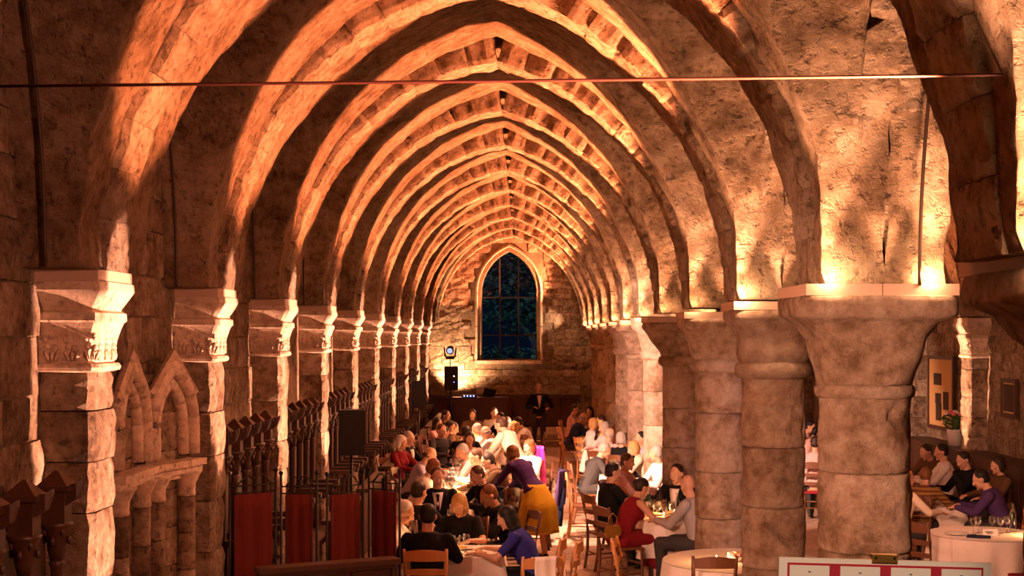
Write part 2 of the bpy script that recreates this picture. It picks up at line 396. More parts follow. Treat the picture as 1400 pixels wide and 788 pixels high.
for k in ROWS:
    for me in ra: link('aisle_rib', me, ceiling, (0, row(k), 0))
# arcade ribs running from column to column (arcs in the y-z plane)
def arcade_mesh():
    A = arc(-P/2+.35, 0, ZR, 5.42); mb = MB()
    for sgn in (1, -1):
        b = rough_rib(A, ZR, .36, .42, 14, sgn)
        mb.add([(y, sgn*(x), z) for (x, y, z) in b.v], b.f)
    return mb.mesh('arcade_rib', 'rib')
am = arcade_mesh()
for k in range(-2, 10): link('arcade_rib', am, ceiling, (XC, row(k)+P/2, 0))
# ------------------------------------------------------------ shell
floor = struct('floor', MB().box(((XW_L+XW_R)/2, 18, -.11), (10.6, 47, .2)), 'slab')
slab_v = []
for s in range(6):
    mb = MB(); r = random.Random(s); j = lambda: r.uniform(-.004, .004)
    w_, d_ = .545, .395
    vs = [(-w_/2+j(), -d_/2+j(), 0), (w_/2+j(), -d_/2+j(), 0), (w_/2+j(), d_/2+j(), 0), (-w_/2+j(), d_/2+j(), 0)]
    t = [(x*.985, y*.98, .012+j()*.6) for x, y, z in vs]
    mb.rings([vs, t]); slab_v.append(mb.mesh('floor_slab', 'slab'))
n = 0
yy = 14.6; rr = 0
while yy < 36 and n < 296:
    x0 = -.02 if yy < 24 else .05
    for c in range(6 if yy < 19 else 5):
        x = x0+.27+c*.55-(.275 if rr % 2 else 0)
        if x > 2.9: continue
        link('floor_slab', slab_v[n % 6], floor, (x, yy, -.005)); n += 1
        if n >= 296: break
    yy += .4; rr += 1
for x, y in [(2.75+.55*c-(.275 if r % 2 else 0), 13.2+.4*r) for r in range(10) for c in range(3)]:
    pass
wall_left = struct('wall_left', MB().box((XW_L-.2, 18, 3.2), (.4, 47, 6.4)), 'wall')
wall_right = struct('wall_right', MB().box((XW_R+.2, 18, 3.2), (.4, 47, 6.4)), 'wall')
wall_front = struct('wall_front', MB().box(((XW_L+XW_R)/2, -5.2, 3.2), (10.6, .4, 6.4)), 'wall')
def block_mesh(w_, h_, seed, d_=.05):
    r = random.Random(seed); j = .007; vs = []
    for z in (0, .5, 1):
        for x in (0, .5, 1):
            edge = (x in (0, 1)) or (z in (0, 1))
            vs.append(((x-.5)*(w_-.014)+r.uniform(-j, j), -(d_*.55 if edge else d_)+r.uniform(-.008, .008), (z-.5)*(h_-.014)+r.uniform(-j, j)))
    for z in (0, 1):
        for x in (0, 1): vs.append(((x-.5)*(w_-.01), .02, (z-.5)*(h_-.01)))
    fs = []
    for a in range(2):
        for b in range(2): i = a*3+b; fs.append((i, i+1, i+4, i+3))
    fs += [(9, 10, 2, 1, 0), (11, 6, 7, 8, 12), (9, 0, 3, 6, 11), (10, 12, 8, 5, 2)]
    me = bpy.data.meshes.new('stone_block'); me.from_pydata(vs, [], fs); me.materials.append(MATS['block']); me.update(); return me
BM = {}
def block(w_, h_, s):
    key = (round(w_, 2), round(h_, 2), s)
    if key not in BM: BM[key] = block_mesh(key[0], key[1], hash(key) % 9999, .035)
    return BM[key]
def block_wall(parent, y0, y1, z0, z1, x, face, h=.30):
    z = z0; r = 0
    while z < z1:
        hh = h*random.choice((.85, 1, 1.15)); y = y0-(.22 if r % 2 else 0)
        while y < y1:
            w_ = random.choice((.4, .48, .56)); c = y+w_/2
            if c > y1+.1: break
            link('stone_block', block(w_, hh, random.randint(0, 2)), parent, (x, c, z+hh/2), (0, 0, PI/2 if face > 0 else -PI/2)); y += w_
        z += hh; r += 1
# bays of the side walls that can be seen between the piers
block_wall(wall_left, row(-1)+.3, row(0)-.3, 2.0, 5.4, XW_L, 1)
block_wall(wall_left, row(0)+.3, row(1)-.3, .0, 5.2, XW_L, 1)
block_wall(wall_left, row(1)+.3, row(2)-.3, 1.9, 4.6, XW_L, 1)
block_wall(wall_right, 19.0, row(4)-.3, .9, 3.6, XW_R, -1)
block_wall(wall_right, row(4)+.3, 24.0, .9, 3.8, XW_R, -1)

# back wall with the pointed window
YB = row(10)+.15
WX, WH, WS, WSP, WT = -.40, .80, 2.23, 4.15, 5.36
def lancet(cx, hw, sill, spring, top, n=14):
    A = arc(cx-hw, cx, spring, top); pts = [(cx-hw, sill), (cx-hw, (sill+spring)/2)]
    pts += [arc_pt(A, spring, i/n) for i in range(n)]
    r = [(2*cx-x, z) for x, z in reversed(pts)]
    return pts+[(cx, top)]+r
def wall_with_hole(hole, x0, x1, z0, z1, y0, y1):
    mb = MB(); n = len(hole); out = []
    cx = sum(p[0] for p in hole)/n; cz = sum(p[1] for p in hole)/n
    for x, z in hole:
        dx, dz = x-cx, z-cz; t = min([((x1 if dx > 0 else x0)-cx)/dx if abs(dx) > 1e-6 else 1e9, ((z1 if dz > 0 else z0)-cz)/dz if abs(dz) > 1e-6 else 1e9])
        out.append((cx+dx*t, cz+dz*t))
    vs = [(x, y0, z) for x, z in hole]+[(x, y0, z) for x, z in out]+[(x, y1, z) for x, z in hole]+[(x, y1, z) for x, z in out]
    fs = []
    for i in range(n):
        k = (i+1) % n
        fs += [(i, k, n+k, n+i), (2*n+i, 3*n+i, 3*n+k, 2*n+k), (i, 2*n+i, 2*n+k, k), (n+i, n+k, 3*n+k, 3*n+i)]
    # corners
    for X in (x0, x1):
        for Z in (z0, z1): pass
    return mb.add(vs, fs)
hole_in = lancet(WX, WH, WS, WSP, WT)
wall_back = struct('wall_back', wall_with_hole(hole_in, XW_L, 3.5, 0, 6.4, YB, YB+.5).box((5.3, YB+.25, 3.2), (3.6, .5, 6.4)).box((XW_L-.01, YB+.3, 3.2), (.5, .5, 6.4)).box((-2.0, YB+.42, 6.0), (1.8, .1, .9)).box((2.4, YB+.42, 6.0), (2.4, .1, .9)), 'mortar')
hole_out = lancet(WX, WH+.16, WS-.12, WSP, WT+.17)
def in_poly(x, z, poly):
    c = False; n = len(poly)
    for i in range(n):
        (x1, z1), (x2, z2) = poly[i], poly[(i+1) % n]
        if (z1 > z) != (z2 > z) and x < (x2-x1)*(z-z1)/(z2-z1)+x1: c = not c
    return c
z = .1; r = 0; cnt = 0
A_l = arc(XS_L-.3, AX, ZL, WEB_TOP)
while z < 6.1:
    hh = random.choice((.2, .24, .28)); x = -2.82+(.15 if r % 2 else 0)
    while x < 2.0:
        w_ = random.choice((.32, .42, .5)); c = x+w_/2; zz = z+hh/2
        inside = any(in_poly(c+dx*w_*.42, zz+dz*hh*.4, hole_out) for dx in (-1, 0, 1) for dz in (-1, 1))
        top_ok = zz < (arcs_height(min(max(c, XS_L), XS_R), XS_L, AX, ZL, WEB_TOP) if c < AX else arcs_height(min(c, XS_R), XS_R, AX, ZR, WEB_TOP))+.05
        if not inside and top_ok and cnt < 290:
            link('stone_block', block(w_, hh, random.randint(0, 3)), wall_back, (c, YB, zz)); cnt += 1
        x += w_
    z += hh; r += 1
# splayed dressed surround of the window: stones one by one
win = bpy.data.objects.new('window_1', None); COL.objects.link(win); win['kind'] = 'structure'
o_path = lancet(WX, WH+.17, WS-.02, WSP, WT+.19, 14); i_path = lancet(WX, WH, WS-.02, WSP, WT, 14)
for i in range(len(o_path)-1):
    a, b = o_path[i], o_path[i+1]; c, d = i_path[i], i_path[i+1]
    mb = MB(); e = .02
    def P_(p, y): return (p[0], y, p[1])
    def mid(p, q, t): return (p[0]+(q[0]-p[0])*t, p[1]+(q[1]-p[1])*t)
    a, b, c, d = mid(a, b, e), mid(a, b, 1-e), mid(c, d, e), mid(c, d, 1-e)
    mb.rings([[P_(a, YB-.035), P_(b, YB-.035), P_(mid(b, d, .3), YB-.045), P_(mid(a, c, .3), YB-.045)][::1], [P_(a, YB+.05), P_(b, YB+.05), P_(d, YB+.28), P_(c, YB+.28)]])
    mb.build('surround_stone', 'carved', win)
MB().box((WX, YB+.02, WS-.08), (WH*2+.3, .26, .10)).build('sill', 'carved', win)
fr = MB()
fr.tube([(x, YB+.3, z) for x, z in i_path], .022, 6); fr.tube([(WX-WH, YB+.3, WS), (WX+WH, YB+.3, WS)], .022)
fr.build('frame', 'lead', win)
for dx in (-.27, .27):
    zt = WT-.13
    MB().box((WX+dx, YB+.3, (WS+zt)/2), (.03, .04, zt-WS)).build('mullion', 'lead', win)
for z in (2.93, 4.02): MB().box((WX, YB+.3, z), (WH*2, .04, .035)).build('transom', 'lead', win)
mb = MB(); n = len(hole_in); mb.add([(x, YB+.31, z) for x, z in hole_in], [tuple(range(n))]); mb.build('pane', 'window_glass', win)

# garden outside
struct('garden_ground_1', MB().box((0, 48, -.35), (30, 16, .3)), 'earth')  # earth ground of the garden beyond the window
def leafy(seed, n, rx, ry, rz, size):
    r = random.Random(seed); mb = MB()
    for i in range(n):
        while True:
            p = Vector((r.uniform(-1, 1), r.uniform(-1, 1), r.uniform(-1, 1)))
            if .5 < p.length < 1: break
        c = Vector((p.x*rx, p.y*ry, p.z*rz)); a = r.uniform(0, 2*PI); t = r.uniform(-.7, .7); s_ = size*r.uniform(.7, 1.3)
        M = Matrix.Translation(c) @ euler((t, r.uniform(-.7, .7), a))
        mb.add([(-s_/2, 0, 0), (0, -s_*.25, .02), (s_/2, 0, 0), (0, s_*.25, .02)], [(0, 1, 2), (0, 2, 3)], M)
    return mb
tree = thing('garden_tree', 'dark leafy tree beyond the pointed window, tinted blue by night light', 'tree', (.3, 45, -.2))
MB().cyl((0, 0, 0), (.1, 0, 3.2), .2, .12).cyl((.1, 0, 3), (.9, .2, 4.6), .1, .04).cyl((.1, 0, 2.8), (-.9, .2, 4.4), .1, .04).build('trunk', 'bark', tree)
o = leafy(3, 2600, 2.4, 1.3, 1.7, .26).build('foliage', 'foliage', tree); o.location = (.1, 0, 4.7)
hedge = thing('garden_hedge', 'low dark hedge below the tree outside the pointed window', 'hedge', (-.6, 43.6, -.2))
o = leafy(5, 2600, 2.6, .7, 1.4, .2).build('foliage', 'foliage', hedge); o.location = (0, 0, 1.4)

# dais with two steps before the back wall
struct('floor_dais', MB().box(((XW_L+XC-.4)/2, (36.7+YB)/2, .15), (XC-.4-XW_L, YB-36.7, .30)).box(((XW_L+XC-.4)/2, 36.5, .075), (XC-.4-XW_L, .4, .15)), 'slab')
# dark panelling along the back wall
wain = thing('wall_panelling', 'dark wooden panelling running along the foot of the end wall', 'panelling', (0, YB-.16, .3))
for i in range(9):
    x = -2.35+i*.46
    MB().box((x, 0, .42), (.44, .08, .84)).box((x, -.05, .42), (.34, .03, .66)).build('panel', 'dark_wood', wain)
MB().box((-.5, -.03, .89), (4.3, .2, .07)).build('cornice', 'dark_wood', wain)

# ------------------------------------------------------------ wall piers on the left (and right)
def pier(name, label, x_in, x_wall, yc, ztop, sg, group, carved=True, courses=True):
    """rectangular pier standing out from a side wall; sg=+1 projects to +x. Local origin on the floor at wall, row centre"""
    t = thing(name, label, 'pier', (0, yc, 0), 0, group)
    hy = .22
    def ring(ex, z):      # rectangle with small chamfered corners; ex = overhang
        X = x_in+sg*ex; Y = hy+ex; c = .035
        pts = [(x_wall, -Y), (X-sg*c, -Y), (X, -Y+c), (X, Y-c), (X-sg*c, Y), (x_wall, Y)]
        return [(x, y, z) for x, y in (pts if sg > 0 else pts[::-1])]
    # cap plate (painted board trough)
    MB().rings([ring(.085, ztop-.068), ring(.085, ztop)]).build('cap_plate', 'plate_paint', t)
    zt = ztop-.068
    MB().rings([ring(.05, zt-.235), ring(.062, zt-.225), ring(.060, zt-.18), ring(.035, zt-.165), ring(.035, zt-.155), ring(.095, zt-.055), ring(.10, zt-.048), ring(.095, zt-.0)], True).build('abacus', 'carved', t)
    MB().rings([ring(.0, zt-.48), ring(.003, zt-.42), ring(.016, zt-.34), ring(.035, zt-.27), ring(.052, zt-.225), ring(.052, zt-.20)]).build('bell', 'carved', t)
    if carved:
        mb = MB(); r = random.Random(int(yc*10))
        spots_ = [(x_wall+(x_in-x_wall)*f, -hy, 0) for f in (.25, .62, .98)]+[(x_in, hy*f, 1) for f in (-.6, 0, .6)]
        for x, y, sd in spots_:
            for q in range(7):
                a = q/6*1.6*PI; rr_ = .016+.034*q/6; ox, oz = math.cos(a)*rr_, math.sin(a)*rr_*1.2; sz = .010+.009*q/6
                if sd == 0: mb.ball((x+ox, y-.012, zt-.33+oz), (sz*1.2, .016, sz*1.3), 6, 4)
                else: mb.ball((x+sg*.012, y+ox, zt-.33+oz), (.016, sz*1.2, sz*1.3), 6, 4)
            for q in range(3):
                if sd == 0: mb.ball((x+(q-1)*.03, y-.012, zt-.43), (.012, .014, .035), 6, 4, euler((0, (q-1)*.4, 0)))
                else: mb.ball((x+sg*.012, y+(q-1)*.03, zt-.43), (.014, .012, .035), 6, 4)
        mb.build('carved_foliage', 'carved', t, True)
    za = zt-.48
    MB().rings([ring(.0, za-.05), ring(.028, za-.04), ring(.034, za-.02), ring(.022, za), ring(0, za+.005)]).build('astragal', 'carved', t)
    z = 0; zs = za-.045; q = 0; r = random.Random(int(yc*7))
    heights = []
    rem = zs
    while rem > .5: h = r.choice((.30, .36, .42)); heights.append(h); rem -= h
    heights.append(rem)
    for h in heights:
        j = r.uniform(-.006, .008); n = 5; mb = MB(); rings = []
        for i in range(n+1):
            zz = z+.004+(h-.008)*i/n; e = j+(-.012 if i in (0, n) else 0)
            X = x_in+sg*e; Y = hy+e; c = .035
            base = [(x_wall, -Y), (x_wall+(x_in-x_wall)*.5, -Y), (X-sg*c, -Y), (X, -Y+c), (X, 0), (X, Y-c), (X-sg*c, Y), (x_wall, Y)]
            if sg < 0: base = base[::-1]
            rings.append([(x+r.uniform(-.008, .008), y+r.uniform(-.008, .008), zz) for x, y in base])
        mb.rings(rings); mb.build('shaft_block', 'block', t); z += h
    return t
ordn = ['first (nearest)', 'second', 'third', 'fourth', 'fifth', 'sixth', 'seventh', 'eighth', 'ninth', 'tenth']
extra = {0: 'nearest pale stone wall pier, its carved capital brightly lit beside the empty niche', 1: 'stone wall pier between the arched niche and the first iron screen',
         2: 'stone wall pier rising behind the red cloth screens, third along the left wall', 3: 'pinkish stone wall pier just left of the large black loudspeaker'}
for k in range(-1, 10):
    lab = extra.get(k, 'stone wall pier, %s along the left wall from the camera' % ordn[k] if k >= 0 else 'stone wall pier at the left edge, out of the picture')
    pier('wall_pier', lab, -2.51, XW_L, row(k), ZL, 1, 'stone piers along the left wall')
for k in range(1, 10):
    pier('aisle_pier', 'brightly edged stone wall pier right of the framed pictures' if k == 4 else 'stone pier against the aisle wall, %s from the camera' % ordn[k], 6.66, XW_R, row(k), 3.17, -1, 'stone piers along the aisle wall')
# stone niche between the first two piers
niche = thing('arched_niche', 'carved stone niche with two small pointed arches between the first two piers', 'niche', (0, 0, 0))
def niche_arch(a, b, z0, z1, zb):
    a = Vector(a); b = Vector(b); d = b-a; wdt = d.length; u = d.normalized(); nrm = Vector((u.y, -u.x)) 
    def pt(s, z, o=0): p = a+u*s+nrm*o; return (p.x, p.y, z)
    h = wdt/2
    def arch(hw, top): 
        A = arc(h-hw, h, z0+.2, top); L_ = [(h-hw, z0-.02)]+[arc_pt(A, z0+.2, i/9) for i in range(9)]
        return L_+[(h, top)]+[(2*h-x, z) for x, z in reversed(L_)]
    for hw, top, r_, off in ((h-.05, z1-.05, .06, .06), (h-.15, z1-.17, .05, .03)):
        pth = arch(hw, top); n = len(pth)
        for i in range(0, n-2, 3):
            seg = pth[i:i+4]
            MB().tube([pt(s_, z_, off) for s_, z_ in seg], r_, 7).build('arch_stone', 'carved', niche, True)
    # gable moulding
    MB().tube([pt(.03, z0+.45, .07), pt(h, z1+.05, .07), pt(wdt-.03, z0+.45, .07)], .035, 5).build('gable', 'carved', niche)
    # recessed back with courses, shelf, corbel, columns with bands
    for i in range(9):
        zz = zb+i*(z1-.1-zb)/9
        MB().add([pt(.06, zz+.006, -.02), pt(wdt-.06, zz+.006, -.02), pt(wdt-.06, zz+(z1-.1-zb)/9-.006, -.02), pt(.06, zz+(z1-.1-zb)/9-.006, -.02),
                  pt(.06, zz+.006, .012), pt(wdt-.06, zz+.006, .012), pt(wdt-.06, zz+(z1-.1-zb)/9-.006, .012), pt(.06, zz+(z1-.1-zb)/9-.006, .012)],
                 [(4, 5, 6, 7), (0, 4, 7, 3), (1, 2, 6, 5), (3, 7, 6, 2), (0, 1, 5, 4)]).build('back_stone', 'block', niche)
    for dz, o_, hh in ((0, .15, .05), (-.05, .11, .05), (-.10, .07, .04)):
        MB().rings([[pt(-.02, z0-.06+dz-hh, -.02), pt(wdt+.02, z0-.06+dz-hh, -.02), pt(wdt+.02, z0-.06+dz-hh, o_), pt(-.02, z0-.06+dz-hh, o_)],
                    [pt(-.02, z0-.06+dz, -.02), pt(wdt+.02, z0-.06+dz, -.02), pt(wdt+.02, z0-.06+dz, o_), pt(-.02, z0-.06+dz, o_)]]).build('shelf_moulding', 'carved', niche)
    for s_ in (.12, wdt-.14):
        c = pt(s_, 0, .06)
        MB().lathe([(.07, z0-.34), (.075, z0-.32), (.07, z0-.30), (.075, z0-.24), (.11, z0-.17), (.12, z0-.15)], (c[0], c[1], 0), 12).build('colonnette_capital', 'carved', niche, True)
        z = 0
        while z < z0-.4:
            hh = min(.28, z0-.34-z)
            MB().lathe([(.066, z+.004), (.07, z+.012), (.07, z+hh-.012), (.066, z+hh-.004)], (c[0], c[1], 0), 12).build('colonnette_drum', 'block', niche, True); z += hh
    return
niche_arch((-2.79, 10.12), (-2.60, 10.80), 2.02, 2.72, .0)
niche_arch((-2.80, 9.3), (-2.79, 10.08), 2.02, 2.72, .0)

# ------------------------------------------------------------ free columns
def se_ring(hw, hd, e, z, n=32):
    out = []
    for i in range(n):
        a = 2*PI*(i+.5)/n; c, s_ = math.cos(a), math.sin(a)
        out.append((hw*math.copysign(abs(c)**(2/e), c), hd*math.copysign(abs(s_)**(2/e), s_), z))
    return out
def worn(p, x, y, style):
    """chipped, tooled surface of the near shafts; a slanting gash is cut into one of them"""
    a, b_, z = p; q = Vector((a*4+x, b_*4+y, z*4)); d = mnoise.fractal(q, 1, 2, 3)*.011
    c = mnoise.noise(Vector((a*11+x, b_*11+y, z*11))); d -= max(0, c-.28)*.06
    d += mnoise.noise(Vector((a*34, b_*34+y, z*34)))*.004
    if style == 'ring':
        if b_ < 0: 
            t_ = (a-.01)*.77+(1.28-z)*.64; w_ = abs((a-.01)*.64+(z-1.28)*.77)
            if abs(t_) < .15: d -= .075*max(0, 1-w_/(.042*(1-abs(t_)/.16)+.006))
    k_ = 1+d/.26
    return (a*k_, b_*k_, z)
def column(label, x, y, ztop, r=.265, pw=.45, style='bell', drums=None, group='stone columns between nave and aisle'):
    t = thing('stone_column', label, 'column', (x, y, 0), 0, group)
    for s_ in (-1, 1):   # two boards of the lamp tray
        MB().box((s_*pw*.5, 0, ztop-.034), (pw-.006, pw*2-.02, .066)).build('cap_plate', 'plate_paint', t)
    zt = ztop-.068
    rs = random.Random(int(y*10)); 
    if style == 'bell':
        prof = [(pw+.01, 9, 0), (pw+.02, 9, -.03), (pw+.015, 9, -.11), (pw-.07, 7, -.16), (pw-.12, 5, -.25), (r+.045, 3.2, -.36), (r+.02, 2.4, -.45), (r+.012, 2, -.52)]; zr = .56; rr_ = .028
    else:
        prof = [(pw-.01, 8, 0), (pw, 8, -.03), (pw-.005, 8, -.07), (pw-.075, 6, -.16), (pw-.08, 5, -.19), (pw-.10, 4, -.24), (r+.04, 2.8, -.36), (r+.012, 2.1, -.44)]; zr = .49; rr_ = .06
    mb = MB(); prof2 = []
    for i in range(len(prof)-1):
        for q in range(3):
            f = q/3; prof2.append(tuple(a+(b-a)*f for a, b in zip(prof[i], prof[i+1])))
    prof2.append(prof[-1])
    rings = []
    for hw, e, dz in prof2:
        ring = se_ring(hw, hw, e, zt+dz, 40)
        rings.append([(a*(1+.018*mnoise.noise(Vector((a*6+x, b*6+y, c*6)))), b*(1+.018*mnoise.noise(Vector((a*6, b*6+y, c*6+5)))), c+.008*mnoise.noise(Vector((a*9, b*9, c*9)))) for a, b, c in ring])
    mb.rings(rings[::-1]).build('capital', 'column', t, True)
    za = zt-zr
    mb = MB(); rings = []
    for i in range(9):
        a = -PI/2+PI*i/8; rings.append(se_ring(r+rr_*math.cos(a), r+rr_*math.cos(a), 2, za+(rr_+.012)*math.sin(a), 40))
    mb.rings(rings).build('astragal', 'column', t, True)
    zs = [za-.02]+(drums or [za-.02-.46-rs.uniform(0, .12), za-1.05-rs.uniform(0, .1), za-1.6, .55])+[.22]
    for a, b in zip(zs[:-1], zs[1:]):
        hi = abs(y-row(0)) < .1 or abs(y-row(1)) < .1
        h = a-b; n = max(5, int(h/(.018 if hi else .05))); rings = []; off = rs.uniform(-.004, .004)
        for i in range(n+1):
            f = 0 if i == 0 else 1 if i == n else (.03 if i == 1 else .97 if i == n-1 else (i-1)/(n-2)*.94+.03)
            zz = b+.002+(h-.004)*f; e = -.010 if i in (0, n) else 0
            ring = se_ring(r+e+off, r+e+off, 2, zz, 110 if hi else 40)
            if hi:
                rings.append([worn(p_, x, y, style) for p_ in ring]); continue
            rings.append([(a_*(1+.03*mnoise.fractal(Vector((a_*5+x, b_*5+y, c_*5)), 1, 2, 4)), b_*(1+.03*mnoise.fractal(Vector((a_*5+x, b_*5+y, c_*5)), 1, 2, 4)), c_) for a_, b_, c_ in ring])
        MB().rings(rings).build('drum', 'column', t, True)
    MB().rings([se_ring(r+.12, r+.12, 8, -.01), se_ring(r+.12, r+.12, 8, .10), se_ring(r+.08, r+.08, 2, .11), se_ring(r+.09, r+.09, 2, .15), se_ring(r+.03, r+.03, 2, .18), se_ring(r+.04, r+.04, 2, .21), se_ring(r, r, 2, .225)]).build('base', 'column', t, True)
    return t
hts = {-1: .31, 0: .30, 1: .28, 2: .25, 3: .24}
CL = {-1: 'dark stone column cut by the right edge of the picture', 0: 'large pale column with wide flaring capital behind the menu board',
      1: 'column with a bulging neck ring and a diagonal gash low on its shaft', 2: 'pinkish column just behind the one with the bulging neck ring',
      3: 'brown column with broad dark capital, left of the pinkish column', 4: 'brilliantly lit pale column left of the broad dark capital',
      5: 'orange-brown column between two brilliantly lit ones', 6: 'slim brilliantly lit column, farther of the two bright ones'}
for k in range(-1, 10):
    h = 2.9+hts.get(k, .27)
    if k == -1: column(CL[k], 2.36, row(k), 2.9+.31, .27, .56, 'bell')
    elif k == 0: column(CL[k], 2.05, row(k), h, .27, .44, 'bell', [2.09, 1.62, 1.1, .6])
    elif k == 1: column(CL[k], 2.07, row(k), h, .26, .385, 'ring', [1.99, 1.5, 1.0, .55])
    elif k == 3: column(CL[k], 2.05, row(k), h, .26, .50, 'ring')
    else: column(CL.get(k, 'column far down the nave, %s of the row' % ordn[k]), 2.07, row(k), h, .255, .42, 'ring' if k != 5 else 'bell')
# gash on the second column is a chip: dark wedge cut shown as a recessed stone
# ------------------------------------------------------------ conduits climbing from the cap plates
def conduit(x, k, z0, label, to=5.4, dy=-.05, side=1):
    ms = mass_at(x) if x < 0 else MASS
    a = P/2-ms; r = 5.62-z0; R = (a*a+r*r)/(2*a); pts = []
    zz = z0
    while zz < to:
        u = R-math.sqrt(R*R-(zz-z0)**2); pts.append((x, row(k)-ms-u+dy, zz)); zz += .1
    o = MB().tube(pts, .011, 6).build('cable_conduit', 'conduit', None, True)
    tag(o, label, 'pipe', 'conduits climbing from the cap plates')
conduit(-2.64, 0, ZL-.0, 'thin cable pipe rising from the nearest wall pier capital')
conduit(-2.70, 1, ZL, 'thin cable pipe rising above the pier beside the niche')
conduit(-2.70, 2, ZL, 'thin cable pipe rising above the third left pier', 4.8)
conduit(-2.70, 3, ZL, 'thin cable pipe rising above the fourth left pier', 4.8)
conduit(2.26, 0, ZR, 'thin cable pipe running up the vault over the large pale column', 4.9)
conduit(2.28, 1, ZR, 'thin cable pipe running up the vault over the gashed column', 4.9)
o = MB().tube([(x, 4.9, 3.775+.0145*(x+1.6)+.012*((x-2)/4)**2) for x in np.linspace(-2.38, 2.3, 24)], .006, 6).build('tie_cable', 'tie_metal', None, True)
tag(o, 'thin reddish cable stretched across the whole hall overhead', 'cable')
# ------------------------------------------------------------ people
plain('skin', (.62, .34, .22), .55, spec=.3, nscale=30, var=.06)
plain('skin_deep', (.30, .15, .09), .55, spec=.3, nscale=30, var=.06)
HAIRC = {'black': (.012, .009, .008), 'brown': (.075, .035, .016), 'dark': (.03, .016, .009), 'blond': (.48, .27, .10), 'grey': (.36, .31, .27), 'white': (.72, .64, .56), 'chestnut': (.16, .06, .02)}
for n_, c_ in HAIRC.items(): plain('hair_'+n_, c_, .55, nscale=60, stretch=(1, 1, .2), var=.35, nbump=.004)
CLO = {'black': (.008, .008, .01), 'navy': (.015, .018, .05), 'white': (.80, .72, .68), 'pink': (.72, .42, .40), 'cream': (.75, .62, .48), 'lavender': (.42, .36, .52), 'grey': (.22, .21, .20),
       'midgrey': (.38, .35, .33), 'red': (.20, .01, .016), 'darkred': (.16, .012, .015), 'orange': (.55, .25, .12), 'purple': (.045, .015, .10), 'mustard': (.52, .31, .02), 'blue': (.03, .03, .22),
       'tan': (.45, .30, .18), 'brown': (.12, .06, .03), 'violet': (.07, .035, .12), 'charcoal': (.05, .045, .045)}
for n_, c_ in CLO.items(): plain('cloth_'+n_, c_, .85, nscale=18, var=.12, nbump=.004, spec=.15)
m, nt, b = new_mat('cloth_striped'); MATS['cloth_striped'] = m
tc = nt.nodes.new('ShaderNodeTexCoord'); wv = nt.nodes.new('ShaderNodeTexWave'); wv.bands_direction = 'Z'; wv.inputs['Scale'].default_value = 6
rp = nt.nodes.new('ShaderNodeValToRGB'); rp.color_ramp.elements[0].color = (.34, .16, .03, 1); rp.color_ramp.elements[1].color = (.10, .02, .02, 1); rp.color_ramp.elements.new(.5).color = (.22, .13, .02, 1)
nt.links.new(tc.outputs['Object'], wv.inputs['Vector']); nt.links.new(wv.outputs['Fac'], rp.inputs[0]); nt.links.new(rp.outputs[0], b.inputs['Base Color']); b.inputs['Roughness'].default_value = .9
plain('eye_white', (.75, .70, .65), .3, var=0); plain('iris', (.03, .02, .015), .3, var=0); plain('lips', (.45, .12, .09), .5, var=0)
plain('shoe_leather', (.02, .015, .012), .35)

def chain(mb, A, ra, B, rb, n=6):
    """row of overlapping ellipsoids between two joints (fused later by a voxel remesh)"""
    A = Vector(A); B = Vector(B)
    L_ = (B-A).length; m_ = max(2, int(L_/(min(min(ra), min(rb))*.45))+1) if L_ > 0 else 1
    m_ = min(m_, 14)
    for i in range(m_+1):
        f = i/m_; mb.ball(A.lerp(B, f), tuple(a+(b_-a)*f for a, b_ in zip(ra, rb)), 10, 6)
def limb(mb, A, B, ra, rb):
    A = Vector(A); B = Vector(B); mb.ball(A, ra, 10, 6); mb.ball(B, rb, 10, 6); mb.cyl(A, B, ra, rb, 10)
def fuse(mb, vox, smooth_it=4, name='body'):
    me = bpy.data.meshes.new(name); me.from_pydata(mb.v, [], mb.f)
    o = bpy.data.objects.new('tmp', me); COL.objects.link(o)
    r = o.modifiers.new('r', 'REMESH'); r.mode = 'VOXEL'; r.voxel_size = vox; r.use_smooth_shade = True
    s_ = o.modifiers.new('s', 'SMOOTH'); s_.iterations = smooth_it; s_.factor = .5
    dg = bpy.context.evaluated_depsgraph_get(); res = bpy.data.meshes.new_from_object(o.evaluated_get(dg)); res.name = name
    bpy.data.objects.remove(o); bpy.data.meshes.remove(me)
    res.polygons.foreach_set('use_smooth', [True]*len(res.polygons)); return res
def ik(S, H, l1, l2, pole):
    S = Vector(S); H = Vector(H); d = H-S; L_ = d.length
    if L_ > (l1+l2)*.985: H = S+d.normalized()*(l1+l2)*.985; d = H-S; L_ = d.length
    a = (l1*l1-l2*l2+L_*L_)/(2*L_); h = math.sqrt(max(0, l1*l1-a*a)); u = d/L_
    p = Vector(pole)-u*Vector(pole).dot(u); p.normalize()
    return S+u*a+p*h, H
